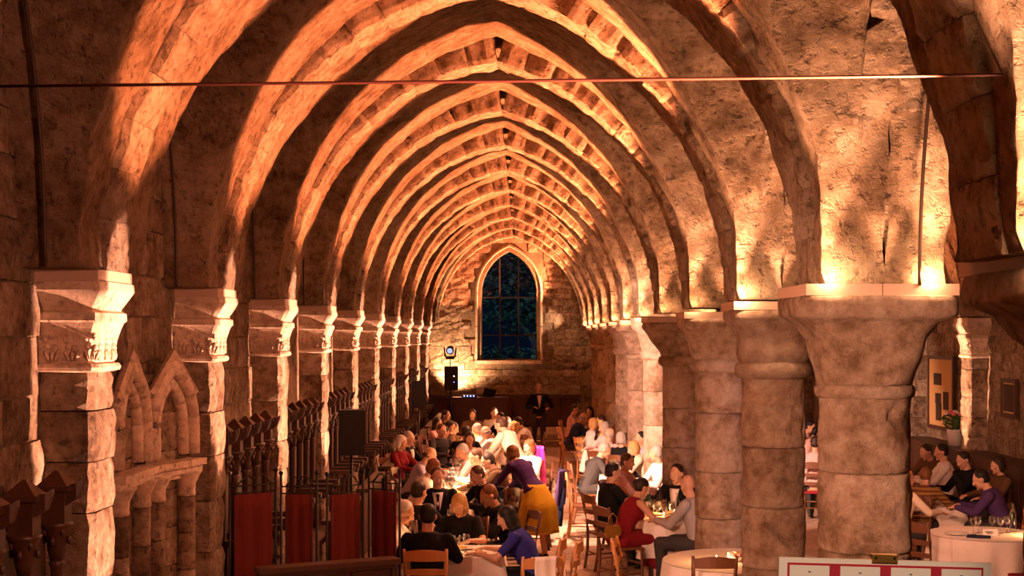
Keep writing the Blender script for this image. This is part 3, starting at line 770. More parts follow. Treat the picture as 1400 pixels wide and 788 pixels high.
def hand(mb, W, F, sgn, k=1.0, curl=.5):
    """palm, four unequal bent fingers and a side thumb; W wrist, F forearm direction, palm faces down"""
    f = Vector(F).normalized(); f = Vector((f.x, f.y, f.z*.35-.12)).normalized()
    side = f.cross(Vector((0, 0, 1))).normalized()*sgn; up = side.cross(f)*sgn; up.normalize()
    if up.z < 0: up = -up
    c = Vector(W)+f*.045*k
    q = Matrix((side, f, up)).transposed().to_4x4()
    mb.ball(c, (.038*k, .048*k, .017*k), 10, 6, q)
    for i, (o_, L_) in enumerate(((-.028, .066), (-.010, .076), (.009, .072), (.027, .056))):
        p0 = c+f*.036*k+side*o_*k; d1 = (f-up*curl*.35).normalized(); d2 = (f-up*(curl*1.5)).normalized()
        p1 = p0+d1*L_*.5*k; p2 = p1+d2*L_*.55*k
        limb(mb, p0, p1, .0092*k, .0086*k); limb(mb, p1, p2, .0086*k, .0072*k)
    t0 = c-side*.030*k-f*.012*k; t1 = t0-side*.024*k+f*.026*k-up*.006*k; t2 = t1+f*.030*k-side*.002*k
    limb(mb, t0, t1, .0125*k, .0105*k); limb(mb, t1, t2, .0105*k, .0085*k)
PROTO = {}
def figure(sex, pose):
    """build (once) the meshes of a figure. Faces -Y, origin on the floor under the hips. Returns dict of meshes and head centre"""
    key = (sex, pose)
    if key in PROTO: return PROTO[key]
    g = dict(lean=8, pitch=8, yaw=0, tilt=0, hl=(-.16, -.46, .80), hr=(.16, -.46, .80), stand=False)
    g.update(POSES[pose]); w_ = 1.0 if sex == 'm' else .88; hs = 1.0 if sex == 'm' else .95
    stand = g['stand']; hipz = .93 if stand else .56
    if sex == 'f' and stand: hipz = .88
    B = Matrix.Translation((0, 0, hipz)) @ Matrix.Rotation(math.radians(g['lean']), 4, 'X') @ Matrix.Translation((0, 0, -hipz))
    def T(x, y, z): return B @ Vector((x, y, z+hipz-.56))
    rotB = Matrix.Rotation(math.radians(g['lean']), 4, 'X')
    def torso(mb, e, top=True, z_lo=.50):
        sec = [(.50, .165, .125), (.56, .170, .125), (.63, .155, .112), (.71, .138, .100), (.79, .142, .104), (.87, .158, .115), (.94, .165, .118), (1.0, .150, .100), (1.045, .110, .075)]
        if sex == 'f': sec = [(.50, .178, .13), (.56, .180, .13), (.63, .155, .11), (.71, .122, .09), (.79, .130, .095), (.87, .150, .110), (.94, .150, .105), (1.0, .135, .085), (1.045, .10, .065)]
        for i in range(len(sec)-1):
            for q in range(3):
                f = q/3; z, rx, ry = [a+(b_-a)*f for a, b_ in zip(sec[i], sec[i+1])]
                if z < z_lo: continue
                mb.ball(T(0, 0, z), (rx*w_**.5+e, ry+e, .055), 14, 6, rotB)
        if sex == 'f':
            for s_ in (-1, 1): mb.ball(T(s_*.07, -.085, .90), (.058+e*.6, .05+e*.6, .055+e*.6), 10, 6)
    sh = .185*w_; S = {s_: T(s_*sh, .0, 1.005) for s_ in (-1, 1)}
    arms = {}
    for s_, H in ((-1, g['hl']), (1, g['hr'])):
        H = Vector(H)
        if g.get('rel'): H = T(*H)
        E, W = ik(S[s_], H, .285*hs, .255*hs, (s_*.9, .55, -.75)); arms[s_] = (S[s_], E, W)
    legs = {}
    for s_ in (-1, 1):
        hp = Vector((s_*.095, 0, hipz-.02))
        if stand:
            st = g.get('step', 0)*s_; kn = Vector((s_*.10, -.03-st*.5, .50)); an = Vector((s_*.105, .02-st, .085))
        else: kn = Vector((s_*(.12 if sex == 'm' else .08), -.44, .535)); an = Vector((s_*(.12 if sex == 'm' else .08), -.40, .085))
        legs[s_] = (hp, kn, an)
    # head frame
    nk = T(0, .01, 1.05); hd = nk+(rotB @ Vector((0, -.022, .165*hs)))*1.0
    HR = Matrix.Rotation(math.radians(g['yaw']), 4, 'Z') @ Matrix.Rotation(math.radians(g['lean']*.4+g['pitch']), 4, 'X') @ Matrix.Rotation(math.radians(g['tilt']), 4, 'Y')
    HM = Matrix.Translation(hd) @ HR @ Matrix.Scale(hs, 4)
    def hb(mb, c, r, n=12, m_=8): mb.ball((0, 0, 0), r, n, m_, HM @ Matrix.Translation(c))
    body = MB(); torso(body, 0)
    limb(body, T(0, .012, 1.03), hd+(HR @ Vector((0, .015, -.05))), .056*hs, .054*hs)
    chain(body, T(-sh*.85, .005, 1.015), (.05, .05, .045), T(sh*.85, .005, 1.015), (.05, .05, .045))
    for s_ in (-1, 1):
        a, e_, w0 = arms[s_]; limb(body, a, e_, .050*w_, .040*w_); limb(body, e_, w0, .040*w_, .026*w_); hand(body, w0, w0-e_, s_, 1.0 if sex == 'm' else .9)
        hp, kn, an = legs[s_]; limb(body, hp, kn, .088, .058); limb(body, kn, an, .056, .036)
        ft = an+Vector((0, -.13, -.045)); body.ball(an+Vector((0, -.01, -.035)), (.038, .05, .04)); limb(body, an+Vector((0, 0, -.03)), ft, .036, .028)
    hb(body, (0, .008, .018), (.076, .096, .098), 16, 10); hb(body, (0, -.022, -.048), (.058, .066, .066), 14, 8)      # skull, jaw
    hb(body, (0, -.078, -.098), (.022, .016, .016)); hb(body, (0, -.097, -.020), (.012, .018, .027)); hb(body, (0, -.106, -.034), (.017, .014, .012))   # chin, nose
    hb(body, (0, -.078, .026), (.05, .018, .014)); hb(body, (-.036, -.070, -.026), (.022, .02, .018)); hb(body, (.036, -.070, -.026), (.022, .02, .018))     # brow, cheeks
    for s_ in (-1, 1): hb(body, (s_*.079, .012, -.006), (.009, .02, .032))
    out = {'body': fuse(body, .0088, 2), 'head': hd, 'HM': HM, 'top': hd.z+.118*hs}
    # eyes and mouth
    ey = MB()
    for s_ in (-1, 1):
        ey.cur = 0; hb(ey, (s_*.030, -.082, .002), (.014, .008, .0085), 10, 6); ey.cur = 1; hb(ey, (s_*.030, -.0885, .002), (.006, .004, .006), 8, 6)
    out['eyes'] = ey.mesh('eyes', ['eye_white', 'iris'], True)
    mo = MB(); hb(mo, (0, -.089, -.066), (.023, .008, .0075), 10, 6); out['mouth'] = mo.mesh('mouth', 'lips', True)
    # clothes
    sl = MB(); torso(sl, .020, z_lo=.53)
    chain(sl, T(-sh*.88, .005, 1.01), (.062, .062, .05), T(sh*.88, .005, 1.01), (.062, .062, .05))
    slv = MB(); slv.v = list(sl.v); slv.f = list(sl.f); slv.mi = list(sl.mi)
    for s_ in (-1, 1):
        a, e_, w0 = arms[s_]; limb(slv, a, e_, .066*w_, .054*w_); limb(slv, e_, w0, .054*w_, .038*w_)
    if sex == 'm': chain(slv, T(-.03, .03, 1.06), (.04, .035, .022), T(.03, .03, 1.06), (.04, .035, .022))
    out['long'] = fuse(slv, .012, 3, 'top')
    sh_ = MB(); sh_.v = list(sl.v); sh_.f = list(sl.f); sh_.mi = list(sl.mi)
    for s_ in (-1, 1):
        a, e_, w0 = arms[s_]; limb(sh_, a, a.lerp(e_, .7), .064*w_, .055*w_)
    out['short'] = fuse(sh_, .013, 3, 'top')
    dr = MB(); torso(dr, .018, z_lo=.50)
    for s_ in (-1, 1): limb(dr, T(s_*.10, -.06, .95), T(s_*.10, .01, 1.055), .026, .022)
    out['strap'] = fuse(dr, .012, 2, 'dress_top')
    tr = MB()
    for s_ in (-1, 1):
        hp, kn, an = legs[s_]; limb(tr, hp, kn, .105, .075); limb(tr, kn, an+Vector((0, 0, -.0)), .073, .056)
    chain(tr, (-.06, 0, hipz-.01), (.125, .135, .09), (.06, 0, hipz-.01), (.125, .135, .09)); out['trousers'] = fuse(tr, .014, 3, 'trousers')
    sk = MB()
    if stand:
        hh = g.get('hem', .42); rg = []
        for i in range(15):
            f = i/14; z = hipz+.10-(hipz+.10-hh)*f; r_ = .135+.105*min(1, f*2.2)+.05*f; off = -.0
            rg.append([((r_+.014*f*math.sin(a*9+f))*math.cos(a), (r_*.88+.014*f*math.sin(a*9+f))*math.sin(a)+off+.05*min(1, f*3)*(1 if g['lean'] > 30 else 0), z) for a in [2*PI*j/40 for j in range(40)]])
        sk.rings(rg); out['skirt'] = sk.mesh('skirt', 'cloth_black', True)
    else:
        chain(sk, (-.05, 0, .55), (.15, .145, .10), (.05, 0, .55), (.15, .145, .10))
        for s_ in (-1, 1): limb(sk, (s_*.07, 0, .55), (s_*.08, -.42, .55), .115, .09); limb(sk, (s_*.08, -.43, .54), (s_*.08, -.42, .26), .088, .08)
        chain(sk, (0, -.1, .55), (.11, .1, .09), (0, -.42, .55), (.09, .08, .08)); chain(sk, (0, -.43, .53), (.08, .07, .08), (0, -.42, .28), (.08, .07, .06))
        out['skirt'] = fuse(sk, .014, 3, 'skirt')
    so = MB()
    for s_ in (-1, 1):
        an = legs[s_][2]; limb(so, an+Vector((0, .02, -.045)), an+Vector((0, -.14, -.052)), .040, .034); so.ball(an+Vector((0, -.06, -.072)), (.042, .13, .014))
    out['shoes'] = fuse(so, .010, 2, 'shoes')
    # shirt front and tie (lie on the chest), collar
    sf = MB(); ys = -(.118+.022)
    def chest(x, z, o_): 
        ry = np.interp(z, [.63, .71, .79, .87, .94, 1.0, 1.045], [.112, .100, .104, .115, .118, .100, .078])+.016; rx = .165
        return T(x, -ry*math.sqrt(max(.05, 1-(x/rx)**2))-o_, z)
    rgs = []
    for i in range(9):
        z = .72+.325*i/8; hw = .004+.062*i/8
        rgs.append([chest(-hw, z, -.006), chest(-hw, z, .006), chest(0, z, .010), chest(hw, z, .006), chest(hw, z, -.006)])
    sf.rings(rgs); out['front'] = sf.mesh('shirt_front', 'cloth_white', True)
    ti = MB(); rgs = []
    for z, hw in ((.70, .002), (.73, .026), (.85, .022), (.98, .014), (1.0, .018), (1.03, .020)):
        rgs.append([chest(-hw, z, .008), chest(-hw, z, .016), chest(hw, z, .016), chest(hw, z, .008)])
    ti.rings(rgs); out['tie'] = ti.mesh('tie', 'cloth_black', True)
    # hair styles
    def hair(style):
        h = MB()
        if style == 'short': hb(h, (0, .022, .040), (.083, .092, .086), 16, 10); hb(h, (0, .040, -.005), (.076, .072, .070))
        elif style == 'long':
            hb(h, (0, .020, .040), (.087, .096, .088), 16, 10); hb(h, (0, .048, -.03), (.086, .066, .10))
            for s_ in (-1, 1):
                hb(h, (s_*.074, .018, -.05), (.022, .045, .10)); hb(h, (s_*.065, .03, -.13), (.03, .045, .07))
            hb(h, (0, .062, -.13), (.078, .045, .10))
        elif style == 'bob':
            hb(h, (0, .020, .042), (.090, .098, .090), 16, 10); hb(h, (0, .045, -.02), (.090, .07, .085))
            for s_ in (-1, 1): hb(h, (s_*.078, .012, -.03), (.022, .05, .075))
        elif style == 'bun': hb(h, (0, .022, .040), (.083, .093, .087), 16, 10); hb(h, (0, .040, -.005), (.077, .072, .070)); hb(h, (0, .115, .035), (.042, .038, .040))
        elif style == 'ring':
            for i in range(15):
                a = math.radians(-20+220*i/14); hb(h, (.074*math.cos(a), .022+.072*math.sin(a), -.012), (.016, .018, .036), 8, 6)
        return fuse(h, .010, 2, 'hair')
    out['hair'] = hair
    PROTO[key] = out; return out
POSES = {
    'table': dict(lean=8, pitch=6), 'left': dict(lean=12, yaw=-42, pitch=5, hl=(-.20, -.42, .80)), 'right': dict(lean=12, yaw=42, pitch=5, hr=(.20, -.42, .80)),
    'eat': dict(lean=16, pitch=18, hr=(.06, -.36, 1.02), hl=(-.14, -.48, .80)), 'back': dict(lean=-5, pitch=0, hl=(-.12, -.30, .66), hr=(.12, -.30, .66)),
    'lean': dict(lean=27, pitch=12, hl=(-.2, -.55, .80), hr=(.16, -.58, .80)), 'drink': dict(lean=2, pitch=-4, yaw=15, hr=(.05, -.27, 1.10), hl=(-.15, -.42, .80)),
    'bend': dict(stand=True, lean=44, pitch=-6, yaw=0, hl=(-.16, -.72, .84), hr=(.12, -.75, .86), hem=.36, step=.05),
    'serve': dict(stand=True, lean=6, pitch=6, hl=(-.18, -.32, 1.12), hr=(.20, -.30, 1.10), step=.12),
    'bow': dict(stand=True, lean=30, pitch=5, hl=(-.16, -.60, .92), hr=(.16, -.58, .94), step=.08),
}
PEOPLE = []
HAIRM = {}
def setmat(o, mname):
    o.material_slots[0].link = 'OBJECT'; o.material_slots[0].material = MATS[mname]
def ensure_slot(me):
    if len(me.materials) == 0: me.materials.append(MATS['cloth_black'])
def person(label, xc, yt, pose, face, sex='m', top='white', hair=('short', 'dark'), bottom='charcoal', sleeves='long', front=None, tie=None, Y=None, base=0, skin='skin', group=None, bench=False):
    """xc, yt: where the top of the head shows in the photograph; face: heading in degrees (0 looks toward the camera, 90 to the right)"""
    F = figure(sex, pose); hd = F['head']; a = math.radians(face)
    ztop = F['top']+base
    s_ = (yt-460)/(2.9-ztop)
    yy = 1900/s_ if Y is None else Y
    if Y is not None: s_ = 1900/Y
    X = (xc-715)/s_
    off = Matrix.Rotation(a, 3, 'Z') @ Vector((hd.x, hd.y, 0))
    t = thing('person', label, 'person', (X-off.x, yy-off.y, base), a, group)
    def part(name, me, mname):
        ensure_slot(me); o = link(name, me, t); setmat(o, mname); return o
    b_ = part('body', F['body'], skin)
    if hair[0] != 'bald':
        k_ = (sex, pose, hair[0])
        if k_ not in HAIRM: HAIRM[k_] = F['hair'](hair[0])
        part('hair', HAIRM[k_], 'hair_'+hair[1])
    if abs(((face+180) % 360)-180) < 125: link('eyes', F['eyes'], b_); link('mouth', F['mouth'], b_)
    nm = {'long': 'jacket' if front else 'shirt', 'short': 'blouse', 'strap': 'dress_top'}[sleeves]
    part(nm, F[sleeves], 'cloth_'+top)
    if front: part('shirt_front', F['front'], 'cloth_'+front)
    if tie: part('tie', F['tie'], 'cloth_'+tie)
    if bottom.startswith('skirt'): part('skirt', F['skirt'], 'cloth_'+bottom.split('_')[1])
    else: part('trousers', F['trousers'], 'cloth_'+bottom)
    part('shoes', F['shoes'], 'shoe_leather')
    PEOPLE.append((t, label, POSES[pose].get('stand', False) or bench, a))
    return t
# ------------------------------------------------------------ dark choir stalls between the left piers
def stall_run(label, y0, n, sp=.5, x=-2.61):
    t = thing('choir_stalls', label, 'stalls', (0, y0, 0), 0, 'dark carved stalls along the left wall')
    L_ = (n-1)*sp
    MB().box((XW_L+.07, L_/2, 1.0), (.05, L_+.36, 2.0)).build('back_panel', 'dark_wood', t)
    MB().box((x+.06, L_/2, .50), (.42, L_+.3, .06)).build('seat_board', 'dark_wood', t)
    MB().box((x+.50, L_/2, .43), (.05, L_+.3, .84)).build('front_board', 'dark_wood', t)
    MB().box((x+.50, L_/2, .875), (.16, L_+.34, .05)).build('desk_top', 'dark_wood', t)
    for i in range(n):
        y = i*sp
        MB().lathe([(.055, .02), (.055, .10), (.036, .13), (.034, 1.60), (.045, 1.63), (.036, 1.65)], (x, y, 0), 10).build('post', 'dark_wood', t, True)
        cp = MB().lathe([(.036, 1.64), (.05, 1.70), (.062, 1.78), (.09, 1.84), (.095, 1.86)], (x, y, 0), 10)
        for q in range(8):
            a = q*PI/4; cp.ball((x+.07*math.cos(a), y+.07*math.sin(a), 1.76+.05*(q % 2)), (.015, .015, .026), 6, 4)
        cp.build('carved_capital', 'dark_wood', t, True)
        MB().box((x, y, 1.95), (.13, .13, .18)).box((x, y, 2.055), (.19, .19, .03)).box((x, y, 2.11), (.17, .17, .08), taper=.1).build('pinnacle', 'dark_wood', t)
        # horn shaped bracket thrown out from the wall
        MB().rings([[(XW_L+.02, y-.04, 1.84), (XW_L+.02, y+.04, 1.84), (XW_L+.02, y+.04, 2.06), (XW_L+.02, y-.04, 2.06)], [(x-.02, y-.04, 1.90), (x-.02, y+.04, 1.90), (x-.02, y+.04, 2.06), (x-.02, y-.04, 2.06)],
                    [(x+.12, y-.035, 1.99), (x+.12, y+.035, 1.99), (x+.12, y+.035, 2.08), (x+.12, y-.035, 2.08)], [(x+.15, y-.02, 2.07), (x+.15, y+.02, 2.07), (x+.15, y+.02, 2.10), (x+.15, y-.02, 2.10)]]).build('bracket', 'dark_wood', t)
        MB().box((x-.12, y, .80), (.34, .05, .60)).box((x+.08, y, 1.10), (.5, .09, .05)).ball((x+.28, y, 1.06), (.05, .045, .06), 8, 5).build('arm_rest', 'dark_wood', t)
    return t
def runlen(k): return row(k)+.42, row(k+1)-.42
names = {-1: 'dark carved stall posts at the bottom left corner, nearest of the stalls', 1: 'dark carved stalls behind the first red cloth screens', 2: 'dark carved stalls between the third and fourth left piers',
         3: 'dark carved stalls partly behind the large loudspeaker', 4: 'dark stalls with their desk running behind the white-haired guest', 5: 'dark stalls beyond the brightly edged sixth pier',
         6: 'dark stalls beside the small loudspeaker on its pole', 7: 'dark stalls far down the left wall, before the last two bays', 8: 'dark stalls nearest the end wall'}
for k in (-1, 1, 2, 3, 4, 5, 6, 7, 8):
    a, b_ = runlen(k); stall_run(names[k], a+.15, 5, (b_-a-.3)/4)

# ------------------------------------------------------------ chairs
def make_chair(wood, label, loc, rz, cushion='chair_wood', cat='chair', group=None):
    t = thing('ladderback_chair', label, 'chair', loc, rz, group)
    mb = MB(); mb.rings([[(-.20, -.22, .445), (.20, -.22, .445), (.17, .17, .445), (-.17, .17, .445)], [(-.205, -.225, .46), (.205, -.225, .46), (.175, .175, .46), (-.175, .175, .46)], [(-.19, -.21, .475), (.19, -.21, .475), (.16, .16, .475), (-.16, .16, .475)]]); mb.build('seat', cushion, t)
    for s_ in (-1, 1):
        MB().tube([(s_*.165, .21, .0), (s_*.165, .17, .25), (s_*.17, .165, .48), (s_*.185, .20, .75), (s_*.195, .245, .95)], [.018, .02, .021, .019, .015], 8).build('leg', wood, t, True)
        MB().tube([(s_*.185, -.20, .0), (s_*.185, -.195, .445)], [.016, .02], 8).build('leg', wood, t, True)
        MB().tube([(s_*.18, -.195, .17), (s_*.165, .18, .17)], .010, 6).build('stretcher', wood, t, True)
    MB().tube([(-.185, -.197, .28), (.185, -.197, .28)], .011, 6).build('stretcher', wood, t, True)
    MB().tube([(-.165, .18, .22), (.165, .18, .22)], .010, 6).build('stretcher', wood, t, True)
    for z, h, yb in ((.60, .045, .180), (.735, .05, .205), (.885, .085, .238)):
        rg = []
        for i in range(9):
            f = i/8; x = -.185+.37*f; bow = .035*math.sin(PI*f); up = (.022 if h > .06 else .01)*math.sin(PI*f)
            rg.append([(x, yb+bow-.008, z-h/2), (x, yb+bow+.008, z-h/2), (x, yb+bow+.008, z+h/2+up), (x, yb+bow-.008, z+h/2+up)])
        MB().rings(rg).build('slat', wood, t)
    return t
ch_dark = make_chair('chair_wood', 'empty dark ladder-back chair tucked in before the round table, below the pinkish column', (1.70, 12.55, 0), PI)
ch_light = make_chair('light_wood', 'honey-coloured chair seen side-on left of the white round table', (1.12, 13.35, 0), math.radians(80))
ch_red = make_chair('chair_wood', 'dark curved-back chair with red seat left of the aisle round table', (4.30, 14.75, 0), math.radians(125), 'red_cushion')
copy_tree(ch_red, 'dark red-seated chair with a pale shawl over its back, right edge', (5.17, 14.02, 0), math.radians(180))
copy_tree(ch_light, 'small brown chair half hidden between the two nearest columns', (2.98, 13.95, 0), math.radians(-120))
copy_tree(ch_light, 'honey wood chair with a white napkin over its back, bottom centre', (.10, 12.55, 0), math.radians(200))
copy_tree(ch_light, 'empty brown chair beside the woman in blue, nearest the walkway', (.30, 13.35, 0), math.radians(-100))

# ------------------------------------------------------------ tables
TOPZ = .75
def cloth_rect(w_, d_, drop, seed, rcorner=.05):
    r = random.Random(seed); n = 96; per = []
    # perimeter points with outward normals
    pts = []
    hw, hd = w_/2, d_/2
    def side(x0, y0, x1, y1, nx, ny, m_):
        for i in range(m_): f = i/m_; pts.append((x0+(x1-x0)*f, y0+(y1-y0)*f, nx, ny))
    k1 = max(6, int(w_/.045)); k2 = max(6, int(d_/.045))
    side(-hw, -hd, hw, -hd, 0, -1, k1); side(hw, -hd, hw, hd, 1, 0, k2); side(hw, hd, -hw, hd, 0, 1, k1); side(-hw, hd, -hw, -hd, -1, 0, k2)
    ph = r.uniform(0, 6)
    rings = []
    for j in range(8):
        f = j/7; ring = []
        for i, (x, y, nx, ny) in enumerate(pts):
            wv_ = (.006+.03*f)*math.sin(i*.62+ph+.8*math.sin(i*.13))+.035*f
            cx, cy = x/hw, y/hd; cor = max(0, abs(cx)+abs(cy)-1.75)*.25*f
            ring.append((x+(nx)*wv_+math.copysign(cor, x), y+(ny)*wv_+math.copysign(cor, y), -drop*f+(.0 if j else .006)))
        rings.append(ring)
    mb = MB(); mb.rings(rings[::-1], cap=False); nn = len(pts); mb.add([(x, y, .008) for x, y, a, b_ in pts], [tuple(range(nn))])
    return mb
def table(label, clabel, cx, cy, w_, d_, rz=0, round_=False, drop=.42, grp=None):
    t = thing('banquet_table', label, 'table', (cx, cy, 0), rz)
    if round_:
        MB().lathe([(w_-.01, TOPZ-.04), (w_-.01, TOPZ-.012)], n=40).build('tabletop', 'dark_wood', t)
        MB().lathe([(.26, .0), (.25, .04), (.05, .08), (.05, .71)], n=16).build('pedestal', 'dark_wood', t)
    else:
        MB().box((0, 0, TOPZ-.028), (w_-.02, d_-.02, .03)).build('tabletop', 'dark_wood', t)
        for sx in (-1, 1):
            for sy in (-1, 1): MB().box((sx*(w_/2-.08), sy*(d_/2-.08), .355), (.05, .05, .71)).build('leg', 'dark_wood', t)
    if round_:
        rings = []; n = 96
        for j in range(9):
            f = j/8; rings.append([((w_+.02*f+(.004+.032*f)*math.sin(a*13+.9*math.sin(a*3)))*math.cos(a), (w_+.02*f+(.004+.032*f)*math.sin(a*13+.9*math.sin(a*3)))*math.sin(a), TOPZ-drop*f) for a in [2*PI*i/n for i in range(n)]])
        mb = MB(); mb.rings(rings[::-1], cap=False); mb.add([(w_*math.cos(2*PI*i/n), w_*math.sin(2*PI*i/n), TOPZ+.004) for i in range(n)], [tuple(range(n))])
    else:
        mb = cloth_rect(w_, d_, drop, int(cx*10+cy)); mb.v = [(x, y, z+TOPZ) for x, y, z in mb.v]
    o = mb.build('tablecloth', 'linen', None, True); o.location = (cx, cy, 0); o.rotation_euler = (0, 0, rz)
    tag(o, clabel, 'tablecloth')
table('rectangular table under white cloth between the dark-suited man and the blonde woman', 'white cloth hanging at the bottom centre, beside the dark-suited man', -.72, 13.82, 1.06, .85)
table('table before the man in the dark tie', 'white cloth on the table of the man with the dark tie', -1.0, 15.85, 1.0, .95)
table('long table crowded with glasses in the left half of the nave', 'white cloth of the long crowded table left of the walkway', -1.04, 20.4, .62, 4.3)
table('long table far down the left side, beyond the crowded one', 'white cloth of the far left table near the end wall', -1.0, 28.3, .6, 6.2)
table('table of the woman in the red dress', 'white cloth before the woman in the red dress', 1.66, 16.5, .5, .85)
table('long table on the right of the walkway by the bright columns', 'white cloth of the right-hand table by the bright columns', 1.42, 21.0, .5, 3.0)
table('long table far down the right side of the walkway', 'white cloth of the far right-hand table', 1.42, 28.6, .5, 4.6)
table('empty round table between the two nearest inner columns', 'white cloth of the round table with a candle, lower right of centre', 2.10, 13.30, .76, .76, 0, True)
table('round table in the aisle with cards laid on it', 'white cloth of the round aisle table, lower right', 5.02, 15.1, .60, .60, 0, True)
table('aisle table in front of the leaning man in purple', 'white cloth of the aisle table behind the round one', 5.15, 18.1, .75, 1.4)
table('aisle table seen between the two nearest columns', 'white cloth seen through the gap between the two nearest columns', 5.3, 24.0, .7, 3.0)

# ------------------------------------------------------------ tableware
gl = MB().lathe([(.033, 0), (.033, .003), (.006, .007), (.0045, .075), (.010, .085), (.030, .105), (.037, .135), (.034, .175), (.0325, .175), (.0352, .135), (.028, .108), (.004, .092)], n=14, cap=True)
wine_me = gl.mesh('wine_glass', 'glassware', True)
water_me = MB().lathe([(.028, 0), (.034, .10), (.032, .10), (.026, .006), (.002, .006)], n=12).mesh('tumbler', 'glassware', True)
winefill_me = MB().lathe([(.006, .096), (.027, .110), (.034, .132), (.034, .140)], n=12).mesh('wine', 'wine', True)
plate_me = MB().lathe([(.07, 0), (.075, .004), (.135, .018), (.132, .021), (.08, .010), (.002, .009)], n=28).mesh('plate', 'china', True)
mb = MB(); r = random.Random(3)
for i in range(14): a = r.uniform(0, 6.3); q = r.uniform(0, .055); mb.ball((q*math.cos(a), q*math.sin(a), .018), (r.uniform(.012, .022), r.uniform(.012, .02), .012), 6, 4)
food_me = mb.mesh('food', 'food', True)
bot_prof = [(.037, 0), (.038, .01), (.038, .18), (.030, .215), (.015, .245), (.0135, .30), (.0155, .302), (.0155, .312)]
bottle_me = {c: MB().lathe(bot_prof, n=14).mesh('bottle', c, True) for c in ('bottle_green', 'bottle_dark', 'glassware')}
label_me = MB().lathe([(.0385, .06), (.0385, .14)], n=14, cap=False).mesh('paper_label', 'paper')
candle_holder = MB().lathe([(.03, 0), (.034, .05), (.031, .05), (.027, .006), (.002, .006)], n=12).mesh('candle_glass', 'glassware', True)
wax_me = MB().lathe([(.018, .007), (.018, .03)], n=10).mesh('wax', 'wax', True)
flame_me = MB().lathe([(.002, .032), (.006, .042), (.004, .055), (.0005, .066)], n=8).mesh('flame', 'flame', True)
def put(name, me, label, cat, loc, group=None, rz=0):
    o = link(name, me, None, loc, (0, 0, rz)); tag(o, label, cat, group); return o
def glass(x, y, label, group, wine=False, tall=True):
    o = put('wine_glass' if tall else 'water_tumbler', wine_me if tall else water_me, label, 'glass', (x, y, TOPZ+.010), group)
    if wine: link('wine', winefill_me, o)
    return o
def plate(x, y, label, group, food=True):
    o = put('dinner_plate', plate_me, label, 'plate', (x, y, TOPZ+.010), group)
    if food: link('food', food_me, o, (0, 0, 0), (0, 0, random.uniform(0, 6)))
def bottle(x, y, kind, label, group=None):
    o = put('glass_bottle', bottle_me[kind], label, 'bottle', (x, y, TOPZ+.010), group)
    if kind != 'glassware': link('paper_label', label_me, o)
def candle(x, y, label, group=None, e=2.2):
    e *= 1.6
    t = put('candle_glass', candle_holder, label, 'candle', (x, y, TOPZ+.010), group); link('wax', wax_me, t); link('flame', flame_me, t)
    point('candle_light', (x, y, TOPZ+.10), e, (1, .48, .16), .012)
R_ = random.Random(11)
def dress_table(cx, cy, w_, d_, n, where, grp):
    m_ = max(2, int(d_/.62))
    for i in range(m_):
        y = cy-d_/2+d_*(i+.5)/m_
        for s_ in (-1, 1):
            plate(cx+s_*(w_/2-.16), y, 'white dinner plate with food on '+where, 'dinner plates on '+grp)
            glass(cx+s_*(w_/2-.30), y+.13+R_.uniform(-.02, .02), 'stemmed wine glass on '+where, 'wine glasses on '+grp, R_.random() < .5)
            if n > 1: glass(cx+s_*(w_/2-.29)+.02, y-.02+R_.uniform(-.02, .02), 'stemmed wine glass on '+where, 'wine glasses on '+grp, False)
            if n > 2: glass(cx+s_*(w_/2-.30), y-.17, 'short water tumbler on '+where, 'water tumblers on '+grp, False, False)
dress_table(-1.04, 20.4, .66, 4.2, 3, 'the long crowded table left of the walkway', 'the long crowded table')
dress_table(-1.0, 28.3, .62, 6.0, 1, 'the far left table', 'the far left table')
dress_table(1.42, 21.0, .56, 2.9, 2, 'the right-hand table by the bright columns', 'the right-hand table')
dress_table(1.42, 28.6, .54, 4.4, 1, 'the far right-hand table', 'the far right-hand table')
dress_table(-1.0, 15.85, .95, .95, 2, 'the table of the man with the dark tie', 'the table of the man with the dark tie')
dress_table(5.15, 18.1, .75, 1.4, 2, 'the aisle table before the man in purple', 'the aisle table before the man in purple')
dress_table(5.3, 24.0, .7, 3.0, 1, 'the aisle table seen between the columns', 'the aisle table seen between the columns')
# nearest left table
plate(-.42, 13.62, 'white plate of food before the woman in blue, nearest the table corner', None); plate(-.62, 13.98, 'white plate of food before the blonde woman', None); plate(-1.0, 13.62, 'plate hidden before the dark-suited man', None)
for x, y in ((-.66, 13.55), (-.60, 13.66), (-.70, 13.68), (-.74, 13.78), (-.56, 13.78), (-.95, 13.9)): glass(x, y, 'stemmed glass in the cluster right of the dark-suited man', 'glasses right of the dark-suited man')
candle(-.80, 13.86, 'small candle glass among the glasses on the nearest left table', None, 3.0)
put('drinking_bottle', bottle_me['glassware'], 'clear water bottle at the far side of the nearest left table', 'bottle', (-1.12, 14.08, TOPZ+.01))
